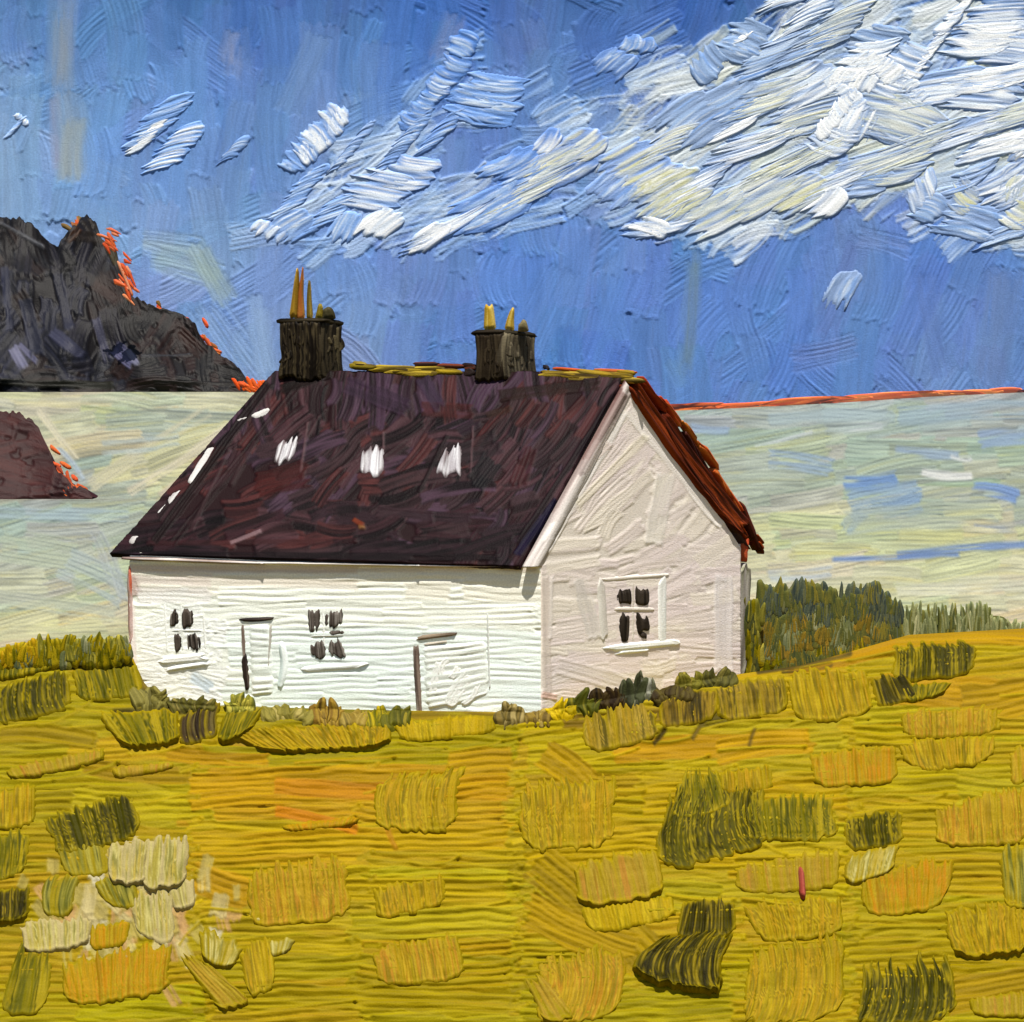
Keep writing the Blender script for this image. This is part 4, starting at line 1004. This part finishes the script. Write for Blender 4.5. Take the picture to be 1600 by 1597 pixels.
# doors
JAM = [(62, 48, 42), (40, 30, 28), (120, 104, 92), (50, 40, 36)]
JA2 = [(140, 122, 108), (96, 80, 70), (176, 162, 150), (120, 104, 92)]
for (leaf, jambs, extra) in [
    ([(388, 978), (424, 976), (430, 1086), (392, 1090)], [((379, 974), (383, 1032), 7, JA2), ((381, 1020), (388, 1084), 11, JAM), ((376, 969), (426, 966), 8, JAM), ((424, 972), (420, 1048), 6, [(214, 212, 200), (196, 190, 176)])], [((440, 1004), (438, 1072), 14, [(222, 234, 230), (240, 246, 242), (206, 220, 216)])]),
    ([(660, 1006), (762, 1000), (766, 1086), (664, 1110)], [((650, 1004), (656, 1116), 11, JA2), ((648, 998), (716, 990), 8, [(110, 92, 74), (150, 132, 110), (80, 66, 52)]), ((662, 1008), (700, 1002), 6, [(220, 212, 196), (170, 156, 138)]), ((762, 950), (766, 1078), 5, WW)], [((690, 1030), (676, 1086), 18, WW), ((706, 1026), (690, 1060), 16, WW), ((718, 1036), (702, 1062), 15, WW), ((738, 1048), (700, 1106), 26, WW), ((720, 1060), (706, 1098), 18, WW), ((748, 1062), (724, 1100), 14, WW)])]:
    m = MB(); daub(m, [leaf[0], leaf[3], leaf[2], leaf[1]], [(234, 240, 232), (228, 236, 228), (240, 244, 238)], front, G_WALL, t=0.2, rid=1.9, period=10.5, rag0=0.02, rag1=0.02, rnd=0.05, base=0.2, res=1.8, lip=0, rim=0)
    dr = m.build('door', wallm, root)
    for (a, b, w_, c) in jambs:
        m = MB(); daub(m, stroke_quad(a, b, w_), c, front, G_WALL * 0.55 if c in (JAM,) else G_WALL * 0.8, t=0.8, rid=1.2, period=3.6, rag0=0.08, rag1=0.10, base=0.8, res=1.4, gap=0.2)
        m.build('door_frame', wallm, dr)
    for (a, b, w_, c) in extra:
        m = MB(); daub(m, stroke_quad(a, b, w_), c, front, G_WALL, t=0.6, rid=1.6, period=4.2, rag0=0.1, rag1=0.1, rnd=0.4, base=0.2, res=1.5, sway=random.uniform(-7, 7))
        m.build('door_pane', wallm, dr)


# chimneys with their pots
def chimney(xa, xm, xb, ytop, ybot, Yd, pal_f, pal_s, pots):
    M = Vector(roof_surf(np.array([[float(xm)]]), np.array([[ybot + 3.0]]))[0][0, 0]) + Vector((0, -0.08, 0))
    fr = PlaneSurf(tuple(M), perp(fv)); sd2 = PlaneSurf(tuple(M), -perp(gv) if perp(gv)[1] > 0 else perp(gv))
    m = MB()
    daub(m, [(xa, ytop), (xm, ytop - 1), (xm + 1, ybot + 4), (xa, ybot + 2)], pal_f, fr, 0.42, t=1.2, rid=3.4, period=6, rag0=0.04, rag1=0.06, rnd=0.04, base=0.5, skirt=30, res=1.6, lip=0.3, sway=2)
    for i in range(12):
        x = random.uniform(xa + 9, xm - 8); y = random.uniform(ytop + 6, ybot - 20)
        daub(m, stroke_quad((x, y), (x + random.uniform(-8, 8), y + random.uniform(16, 34)), random.uniform(8, 16)), pal_f, fr, 0.46, t=1.2, rid=2.2, period=4, rag0=0.2, rag1=0.25, base=1.0, skirt=6, res=1.6, sway=random.uniform(-5, 5))
    ch = m.build('chimney', roofm, root)
    m = MB()
    daub(m, [(xm, ytop - 1), (xb - 4, ytop + 4), (xb, ybot + 4), (xm, ybot + 4)], pal_s, sd2, 0.62, t=1.2, rid=3.0, period=6, rag0=0.06, rag1=0.06, rnd=0.06, base=0.5, skirt=40, res=1.6, lip=0.3, sway=-4)
    for i in range(9):
        x = random.uniform(xm + 8, xb - 14); y = random.uniform(ytop + 4, ybot - 20)
        daub(m, stroke_quad((x, y), (x + random.uniform(-8, 8), y + random.uniform(16, 34)), random.uniform(8, 16)), pal_s, sd2, 0.66, t=1.2, rid=2.2, period=4, rag0=0.2, rag1=0.25, base=1.0, skirt=6, res=1.6, sway=random.uniform(-5, 5))
    m.build('chimney_side', roofm, ch)
    for (a_, b_, sf, pl) in [((xa - 3, ytop + 2), (xm + 2, ytop + 1), fr, pal_f), ((xm - 1, ytop + 1), (xb - 1, ytop + 6), sd2, pal_s)]:
        m = MB()
        daub(m, stroke_quad(a_, b_, 9), pl, sf, 0.26, t=1, rid=2.0, period=3.5, rag0=0.06, rag1=0.10, rnd=0.2, base=0.8, skirt=40, res=1.6)
        m.build('chimney_cap', roofm, ch)
    for (a, b, w_, w1, pal) in pots:
        m = MB(); daub(m, stroke_quad(a, b, w_, w1), pal, PlaneSurf(tuple(M + Vector((0, 0.25, 0))), (0, -1, 0)), 0.62, t=1.0, rid=1.8, period=3.5, rag0=0.06, rag1=0.2, rnd=0.2, base=1, sway=random.uniform(-2, 2), skirt=14, res=1.5)
        m.build('chimney_pot', roofm, ch)


BLK = [(38, 30, 22), (70, 60, 44), (24, 20, 16), (100, 88, 64), (30, 24, 18)]
GRY = [(98, 90, 72), (66, 58, 46), (130, 120, 96), (76, 68, 54)]
GLD = [(200, 160, 50), (150, 116, 34), (222, 186, 90), (186, 110, 50)]
chimney(436, 502, 540, 500, 590, 51.9, BLK, [(40, 34, 26), (70, 62, 46), (30, 26, 20), (96, 86, 62)],
        [((458, 500), (464, 424), 14, 6, GLD), ((470, 500), (472, 430), 12, 4, [(200, 120, 56), (170, 90, 40), (216, 160, 80)]), ((484, 500), (483, 440), 10, 4, [(150, 128, 50), (190, 160, 70), (110, 96, 40)]), ((497, 500), (500, 474), 12, 6, [(140, 122, 40), (180, 156, 60)]), ((513, 500), (511, 482), 22, 14, [(70, 64, 40), (90, 84, 56)])])
chimney(741, 786, 842, 518, 592, 50.1, [(56, 46, 34), (84, 72, 54), (40, 32, 24), (66, 56, 40)], GRY,
        [((766, 516), (764, 478), 20, 14, [(224, 190, 70), (196, 156, 40), (236, 208, 110), (150, 120, 40)]), ((796, 518), (802, 482), 17, 6, [(214, 176, 60), (180, 146, 44), (226, 196, 100)]), ((818, 518), (816, 502), 18, 12, [(110, 100, 70), (140, 128, 90)])])

# ------------------------------------------------------------------ hedges and tall grass behind the field's edge
def blades(name, label, cat, strokes, surf, body=None, gain=0.42, group=None):
    rt = empty(name, tuple(float(v) for v in mid([strokes[0][0]] * 4, surf)))
    tag(rt, label, cat, group)
    if body:
        m = MB(); th = np.linspace(0, math.pi, 14)[:, None]; x = np.linspace(body[0], body[1], 40)[None, :]
        endf = np.sqrt(np.clip(1 - (2 * (x - body[0]) / (body[1] - body[0]) - 1) ** 6, 0, 1))
        y = body[3] - (body[3] - body[2]) * np.sin(th) * endf * (0.9 + 0.2 * n2(x / 20.0, th * 3, 2))
        Yd = body[4] - np.cos(th) * 1.0 * endf
        P = ray_point(x + 0 * th, y, Yd + 0 * x)
        C_ = lin(np.array((84, 86, 44))) * gain
        m.grid(P, np.broadcast_to(C_, P.shape).copy(), P * 60)
        m.build('mound', paint('field_paint', 0.45, 0.03), rt)
    m = MB()
    for (a, b, w_, pal) in strokes:
        daub(m, stroke_quad(a, b, w_, w_ * 0.6), pal, surf, gain, t=0.2, rid=1.5, period=4.2, rag0=0.12, rag1=0.22, rnd=0.3, base=0.2 + random.uniform(0, 0.8), skirt=5, res=1.8, lip=0.0, rim=0.0, sway=random.uniform(-3, 3))
    tag(m.build('foliage', paint('field_paint', 0.45, 0.03), rt), kind='stuff')


HG = [(92, 98, 50), (116, 114, 52), (72, 82, 52), (136, 126, 50)]
HB = [(74, 86, 74), (98, 106, 84), (58, 70, 66), (120, 120, 76)]
HO = [(150, 124, 40), (120, 104, 36), (176, 140, 50), (98, 92, 40)]
LG = [(120, 128, 80), (150, 152, 104), (98, 108, 70), (176, 176, 130)]
hp = PlaneSurf((0, 54.6, 0), (0, -1, 0))
st = []
for i in range(230):
    x = random.uniform(1186, 1402); top = np.interp(x, [1186, 1230, 1320, 1370, 1402], [938, 930, 926, 932, 954]); y = random.uniform(top + 18, 1066)
    low_ = (y - top) / 130
    pal = random.choice([HB, HG, HB, HG]) if low_ < 0.45 else random.choice([HG, LG, HG, HO]) if low_ < 0.8 else random.choice([HO, OLI, HG])
    st.append(((x, y), (x + random.uniform(-8, 10), y - random.uniform(26, 46)), random.uniform(24, 46), pal))
for i in range(30):
    x = random.uniform(1200, 1400); top = np.interp(x, [1186, 1230, 1320, 1370, 1402], [938, 930, 922, 928, 954])
    st.append(((x, top + 34), (x + random.uniform(-4, 6), top - random.uniform(2, 12)), random.uniform(8, 13), random.choice([HB, HG])))
st.sort(key=lambda q: q[0][1])
for i in range(10):
    x = random.uniform(1182, 1206); y = random.uniform(980, 1040); st.append(((x, y), (x, y - 50), 16, HB))
blades('hedge', 'dark green hedge beside the right end of the cottage', 'hedge', st, hp, (1184, 1404, 956, 1070, 55.6), 0.62)
st = []
for i in range(90):
    x = random.uniform(1390, 1560); top = np.interp(x, [1390, 1420, 1540, 1560], [938, 946, 940, 968]) + random.uniform(-3, 22)
    st.append(((x, top + random.uniform(34, 54)), (x + random.uniform(-8, 8), top), random.uniform(7, 14), random.choice([LG, LG, HG])))
for i in range(26):
    x = random.uniform(1540, 1640); st.append(((x, 996), (x + random.uniform(-4, 6), random.uniform(966, 980)), random.uniform(8, 14), LG))
blades('tall_grass', 'pale grey green row of grass right of the dark hedge', 'grass', st, hp, (1392, 1600, 966, 1040, 55.4), 0.75)
st = []
for i in range(46):
    x = random.uniform(1152, 1192); y = random.uniform(930, 1052); st.append(((x, y + 34), (x + random.uniform(-4, 6), y), random.uniform(10, 16), random.choice([OLI, GRG, HG])))
blades('shrub', 'narrow olive shrub against the right corner of the gable', 'shrub', st, PlaneSurf((0, 54.2, 0), (0, -1, 0)))
st = []
lp = PlaneSurf((0, 48.05, 0), (0, -1, 0))
for i in range(120):
    x = random.uniform(-30, 196); top = np.interp(x, [-30, 0, 60, 120, 196], [1014, 1010, 996, 992, 994]) + random.uniform(0, 16)
    st.append(((x, top + random.uniform(26, 40)), (x + random.uniform(-6, 8), top), random.uniform(14, 30), random.choice([GRG, OLI, GRG, OLI, LG] if x > 60 else [OLI, OCH, LG, OCH])))
st.sort(key=lambda q: q[1][1])
blades('tall_grass', 'olive fringe of grass left of the cottage front', 'grass', st, lp, None, 0.5)

# ------------------------------------------------------------------ thick daubs of grass on the field, each a patch of its own
GP = 'thick brushed patches of grass on the field'
DAUBS = [
    ([(594, 1216), (728, 1200), (720, 1306), (592, 1302)], OCH, 'squarish ochre grass patch below the second door', dict(sway=-8)),
    ([(808, 1230), (962, 1210), (960, 1326), (818, 1338)], OCH, 'large square ochre grass patch below the gable corner', dict()),
    ([(384, 1362), (540, 1336), (550, 1440), (392, 1456)], TAN, 'wide tan grass patch left of centre in the lower field', dict()),
    ([(580, 1388), (694, 1370), (698, 1420), (592, 1442)], OCH, 'small ribbed grass patch under the squarish ochre one', dict(rag0=.2)),
    ([(580, 1484), (716, 1458), (728, 1534), (592, 1548)], TAN, 'rounded tan grass patch at bottom centre', dict()),
    ([(892, 1352), (1022, 1324), (1040, 1408), (902, 1424)], LIL, 'dull pinkish grass patch just right of the large square one', dict(t=2.5)),
    ([(904, 1420), (1050, 1398), (1052, 1440), (920, 1466)], YEL, 'yellow ribbed grass strip under the dull pinkish patch', dict()),
    ([(1048, 1240), (1196, 1226), (1214, 1318), (1030, 1374)], DKG, 'big dark green grass clump right of centre', dict(sway=-12)),
    ([(1060, 1214), (1122, 1202), (1148, 1268), (1044, 1290)], OLI, 'olive tuft crowning the big dark green clump', dict(rag0=.2)),
    ([(1122, 1206), (1204, 1198), (1208, 1240), (1124, 1246)], OCH, 'small ochre grass patch above the dark comb', dict()),
    ([(1156, 1252), (1304, 1240), (1306, 1320), (1162, 1318)], OLI, 'dark comb of olive grass beside the big dark green clump', dict(rag1=.1)),
    ([(1146, 1354), (1312, 1326), (1314, 1394), (1156, 1402)], LIL, 'pinkish tan grass patch with a red fleck', dict()),
    ([(1316, 1276), (1408, 1268), (1412, 1322), (1322, 1336)], DKG, 'small dark green grass patch near the right side', dict()),
    ([(1322, 1340), (1408, 1316), (1392, 1368), (1316, 1392)], PAL, 'pale grass patch under the small dark green one', dict(t=2.5)),
    ([(1340, 1362), (1490, 1340), (1484, 1420), (1352, 1442)], ORA, 'orange yellow oval grass patch in the lower right', dict(rnd=.4)),
    ([(1160, 1412), (1318, 1400), (1312, 1466), (1182, 1478)], OCH, 'ochre grass patch below the pinkish tan one', dict()),
    ([(1164, 1486), (1312, 1456), (1308, 1600), (1146, 1606)], OCH, 'tall curved ochre grass patch at the bottom edge', dict(sway=12)),
    ([(1066, 1408), (1146, 1404), (1150, 1470), (1050, 1476)], VDK, 'upper half of the blackish green grass clump at the bottom', dict(rnd=.3)),
    ([(1040, 1464), (1150, 1456), (1142, 1566), (990, 1536)], VDK, 'glossy blackish green grass clump bulging near the bottom edge', dict(sway=-16, t=5)),
    ([(1346, 1512), (1482, 1496), (1490, 1600), (1326, 1606)], DKG, 'dark olive grass patch at the bottom right', dict(sway=10, rag0=.18)),
    ([(1408, 1112), (1566, 1104), (1562, 1152), (1412, 1160)], TAN, 'tan grass patch upper right, above its ochre twin', dict()),
    ([(1402, 1156), (1562, 1150), (1552, 1198), (1422, 1212)], OCH, 'rounded ochre grass patch under the upper right tan one', dict(rnd=.4)),
    ([(1394, 1012), (1520, 1002), (1524, 1058), (1392, 1072)], DKG, 'dark green grass clump on the skyline of the right field', dict()),
    ([(1358, 1062), (1412, 1052), (1440, 1092), (1372, 1116)], VDK, 'blackish tuft tucked under the skyline clump', dict()),
    ([(1404, 1072), (1494, 1064), (1470, 1090), (1416, 1106)], OLI, 'olive scrape of grass right of the blackish tuft', dict(t=2)),
    ([(1224, 1054), (1350, 1044), (1366, 1124), (1242, 1136)], OCH, 'ribbed ochre grass patch right of the cottage foot', dict()),
    ([(1266, 1178), (1402, 1164), (1404, 1228), (1272, 1236)], ORA, 'orange tinged square of grass in the right field', dict()),
    ([(1458, 1262), (1606, 1228), (1612, 1322), (1462, 1330)], TAN, 'broad tan grass patch at the right edge', dict()),
    ([(1466, 1428), (1612, 1404), (1612, 1494), (1492, 1506)], OCH, 'broad ochre grass patch at the lower right edge', dict(t=3)),
    ([(1558, 1328), (1620, 1324), (1620, 1424), (1568, 1428)], GRG, 'grey green grass strip on the right edge', dict(t=2)),
    ([(1574, 1172), (1622, 1166), (1622, 1216), (1580, 1236)], TAN, 'small tan grass scrap high on the right edge', dict()),
    ([(1512, 1560), (1622, 1546), (1622, 1596), (1516, 1592)], LIL, 'pinkish grass scrap in the bottom right corner', dict(t=2)),
    ([(-10, 1076), (112, 1044), (122, 1112), (-10, 1142)], DKG, 'dark green grass swathe at the left edge', dict(sway=-8)),
    ([(110, 1046), (212, 1034), (226, 1094), (122, 1100)], OLI, 'olive brown grass patch left of the cottage corner', dict()),
    ([(6, 1202), (166, 1168), (164, 1196), (20, 1226)], LIL, 'thin slanting pinkish grass band at left', dict(t=2.5)),
    ([(-8, 1236), (56, 1226), (56, 1292), (-8, 1304)], OCH, 'square ochre grass patch on the left edge', dict()),
    ([(-8, 1302), (50, 1296), (40, 1370), (-8, 1382)], OLI, 'dark olive grass patch on the left edge below the square one', dict()),
    ([(68, 1278), (208, 1238), (224, 1312), (92, 1344)], DKG, 'dark green comb of grass in the left field', dict()),
    ([(86, 1322), (166, 1312), (172, 1372), (104, 1376)], GRG, 'grey green grass patch hanging under the dark comb', dict()),
    ([(170, 1318), (234, 1312), (228, 1390), (170, 1386)], PAL, 'pale straw grass patch right of the dark comb', dict(t=3)),
    ([(228, 1314), (296, 1310), (292, 1390), (222, 1400)], PAL, 'paler straw grass patch beside the bare rows', dict(t=3)),
    ([(72, 1374), (132, 1366), (116, 1436), (70, 1436)], GRG, 'curled grey grass patch at lower left', dict(sway=-6)),
    ([(142, 1376), (214, 1366), (220, 1424), (170, 1420)], GRG, 'grey green grass patch in the pale clump', dict()),
    ([(206, 1400), (272, 1386), (274, 1484), (212, 1464)], PAL, 'long cream grass patch at the bottom of the pale clump', dict()),
    ([(-8, 1392), (50, 1384), (44, 1444), (-8, 1452)], VDK, 'blackish grass scrap on the lower left edge', dict(t=3)),
    ([(30, 1446), (144, 1430), (140, 1484), (40, 1496)], PAL, 'wide straw grass patch near the lower left edge', dict(t=2.5)),
    ([(262, 1390), (304, 1366), (308, 1420), (276, 1430)], PAL, 'small straw grass tip on the right of the pale clump', dict(t=3)),
    ([(140, 1448), (204, 1440), (200, 1480), (142, 1490)], ORA, 'small orange grass patch under the pale clump', dict()),
    ([(28, 1478), (84, 1486), (72, 1596), (-6, 1586)], OLI, 'leaf shaped olive grass patch in the bottom left corner', dict(rnd=.4)),
    ([(92, 1506), (268, 1470), (262, 1556), (104, 1582)], ORA, 'broad orange grass patch at the bottom left', dict()),
    ([(308, 1448), (384, 1478), (360, 1520), (316, 1506)], PAL, 'straw grass leaf right of the orange patch', dict(t=3)),
    ([(272, 1488), (330, 1510), (398, 1568), (350, 1590)], LIL, 'slanting lilac tan grass streak at the bottom left', dict(t=2)),
    ([(372, 1484), (426, 1462), (434, 1546), (388, 1566)], OCH, 'leaf shaped ochre grass patch left of bottom centre', dict(rnd=.4)),
    ([(418, 1470), (466, 1464), (450, 1494), (424, 1500)], PAL, 'tiny straw grass tip above the bottom left leaf', dict(t=2)),
    ([(840, 1500), (974, 1478), (958, 1596), (826, 1606)], TAN, 'tan grass patch with orange streaks at bottom centre right', dict(sway=10)),
    ([(820, 1534), (850, 1526), (906, 1596), (850, 1606)], LIL, 'narrow pinkish grass streak on the bottom edge', dict(t=2)),
    ([(284, 1116), (350, 1096), (346, 1150), (288, 1176)], [(60, 44, 26), (88, 72, 40), (44, 32, 20), (120, 104, 50)], 'dark brown grass wedge below the first door', dict(sway=-6)),
    ([(352, 1112), (420, 1104), (390, 1150), (336, 1170)], OLI, 'olive grass sweep right of the dark brown wedge', dict(t=3)),
    ([(150, 1116), (282, 1108), (282, 1168), (196, 1176)], OLI, 'olive grass hollow left of the dark brown wedge', dict(t=3)),
    ([(350, 1140), (620, 1130), (612, 1172), (420, 1182)], OCH, 'long ochre grass ledge under the cottage front', dict(t=3)),
    ([(616, 1128), (776, 1118), (772, 1152), (624, 1166)], YEL, 'bright ribbed grass ledge below the second door', dict(rag0=.15)),
    ([(906, 1112), (1024, 1100), (1032, 1158), (918, 1186)], [(190, 154, 30), (150, 126, 26), (206, 172, 60), (110, 96, 24)], 'ribbed olive gold grass patch below the gable', dict(rag0=.25)),
    ([(1026, 1094), (1122, 1074), (1124, 1126), (1034, 1146)], [(150, 120, 26), (96, 78, 18), (180, 146, 40), (70, 60, 18)], 'brown gold grass mound below the gable window', dict()),
    ([(1112, 1074), (1224, 1056), (1232, 1118), (1120, 1134)], [(170, 140, 30), (104, 88, 20), (188, 156, 46), (84, 76, 20)], 'brown gold grass mound at the right foot of the cottage', dict()),
    ([(-10, 1040), (110, 1022), (106, 1046), (-10, 1072)], OLI, 'thin olive grass strip above the dark left swathe', dict(t=2.5)),
    ([(440, 1290), (566, 1276), (556, 1294), (450, 1306)], ORA, 'thin orange grass lip in the middle of the bare rows', dict(t=2.5)),
    ([(176, 1200), (276, 1190), (272, 1206), (180, 1222)], LIL, 'thin pinkish grass lip in the left rows', dict(t=2)),
]
fm = paint('field_paint', 0.45, 0.03)
for (quad, pal, lab, kw) in DAUBS:
    a = dict(t=0.7, rid=3.9, period=8.5, rnd=0.22, rag0=0.12, rag1=0.045, lip=2.6, rim=0.3, base=-0.2, res=1.9, skirt=4)
    a.update(kw)
    cx_, cy_ = np.mean(np.array(quad), 0)
    a.update(gap=0.30 if pal in (PAL, GRG, LIL) else 0.02 if pal in (DKG, VDK) else 0.08 if pal is OLI else 0.13, wash=(216, 198, 134) if pal is PAL and cx_ < 320 else tuple(field_col(cx_, cy_) * (0.97, 0.97, 1.0)), gap_drop=0.8)
    m = MB(); daub(m, quad, pal, fs, G_FIELD, **a)
    if 'red fleck' in lab:
        daub(m, stroke_quad((1250, 1358), (1254, 1408), 12), [(200, 70, 50), (214, 110, 90), (180, 50, 40)], fs, G_FIELD, t=3, rid=1.5, period=5, base=6, res=1.8)
    o = m.build('grass_patch', fm, origin=mid(quad, fs))
    tag(o, lab, 'grass', GP)

# low plants against the foot of the walls
TF = 'small plants along the foot of the cottage'
for (x, y, w_, h_, pal, lab) in [
    (374, 1112, 44, 44, GRG, 'spiky grey green plant at the foot of the first door'), (512, 1128, 40, 40, [(130, 100, 34), (170, 140, 50), (90, 70, 30)], 'brown plant under the second window'),
    (552, 1132, 34, 34, [(140, 116, 40), (174, 150, 70), (100, 86, 34)], 'brownish plant right of the brown one'), (586, 1136, 44, 48, OLI, 'pointed olive plant left of the second door'), (622, 1134, 36, 42, [(110, 106, 24), (80, 80, 20), (150, 134, 40)], 'dark olive plant touching the second door post'),
    (796, 1128, 42, 38, [(130, 110, 50), (90, 78, 34), (170, 150, 90)], 'curly brown plant at the front wall near the corner'), (842, 1128, 40, 30, [(150, 124, 50), (104, 84, 36), (180, 156, 80)], 'small brown plant at the wall corner'),
    (880, 1118, 40, 34, YEL, 'yellow plant just right of the wall corner'), (912, 1108, 46, 34, [(96, 96, 22), (70, 74, 20), (130, 120, 34)], 'green plant at the left of the gable foot'), (950, 1102, 50, 36, [(44, 32, 18), (70, 56, 26), (34, 26, 16)], 'blackish plant at the gable foot'),
    (990, 1096, 30, 52, [(74, 78, 50), (52, 54, 36), (120, 120, 90)], 'upright dark green plant below the gable window'), (1012, 1088, 18, 44, [(150, 150, 130), (180, 178, 160), (110, 110, 84)], 'thin pale grey plant below the gable window'),
    (1048, 1092, 60, 26, [(50, 38, 18), (76, 64, 26), (96, 84, 34)], 'low dark plant right of the pale grey one'), (1076, 1074, 36, 36, [(130, 122, 40), (96, 92, 28), (164, 146, 60)], 'round olive plant at the right gable foot'), (1126, 1070, 38, 36, [(104, 98, 40), (70, 68, 30), (140, 128, 60)], 'olive plant at the far right gable corner'),
    (446, 1122, 70, 26, [(150, 138, 60), (120, 112, 44), (180, 164, 90)], 'low olive plant between the first door and second window'), (300, 1106, 60, 22, [(110, 104, 40), (80, 76, 34), (150, 136, 70)], 'low dark green plant at the left end of the front wall'), (238, 1106, 50, 40, [(120, 112, 50), (150, 140, 70), (96, 90, 40)], 'green plant at the left front corner of the cottage')]:
    rt = MB()
    n = max(4, int(w_ / 8))
    order = list(range(n)); random.shuffle(order)
    for i in order:
        f = (i + 0.5) / n - 0.5
        bx_ = x + f * w_ * 0.7; tx_ = x + f * w_ * 1.3 + random.uniform(-6, 6)
        hh = h_ * (0.95 - 1.2 * f * f) * random.uniform(0.5, 0.95)
        daub(rt, stroke_quad((bx_, y + random.uniform(6, 12)), (tx_, y - hh), w_ / n * 3.2, w_ / n * 2.4), pal, fs, 0.56, t=0.5 + 0.8 * random.random(), rid=2.2, period=4.5, rag0=0.15, rag1=0.18, rnd=0.35, taper1=0.22, taper0=0.15, lip=0.3, rim=0.3,
             base=1.0 + 3.0 * random.random(), skirt=6, res=1.7, sway=random.uniform(-7, 7))
    o = rt.build('plant', fm, origin=mid([(x, y)] * 4, fs))
    tag(o, lab, 'plant', TF)
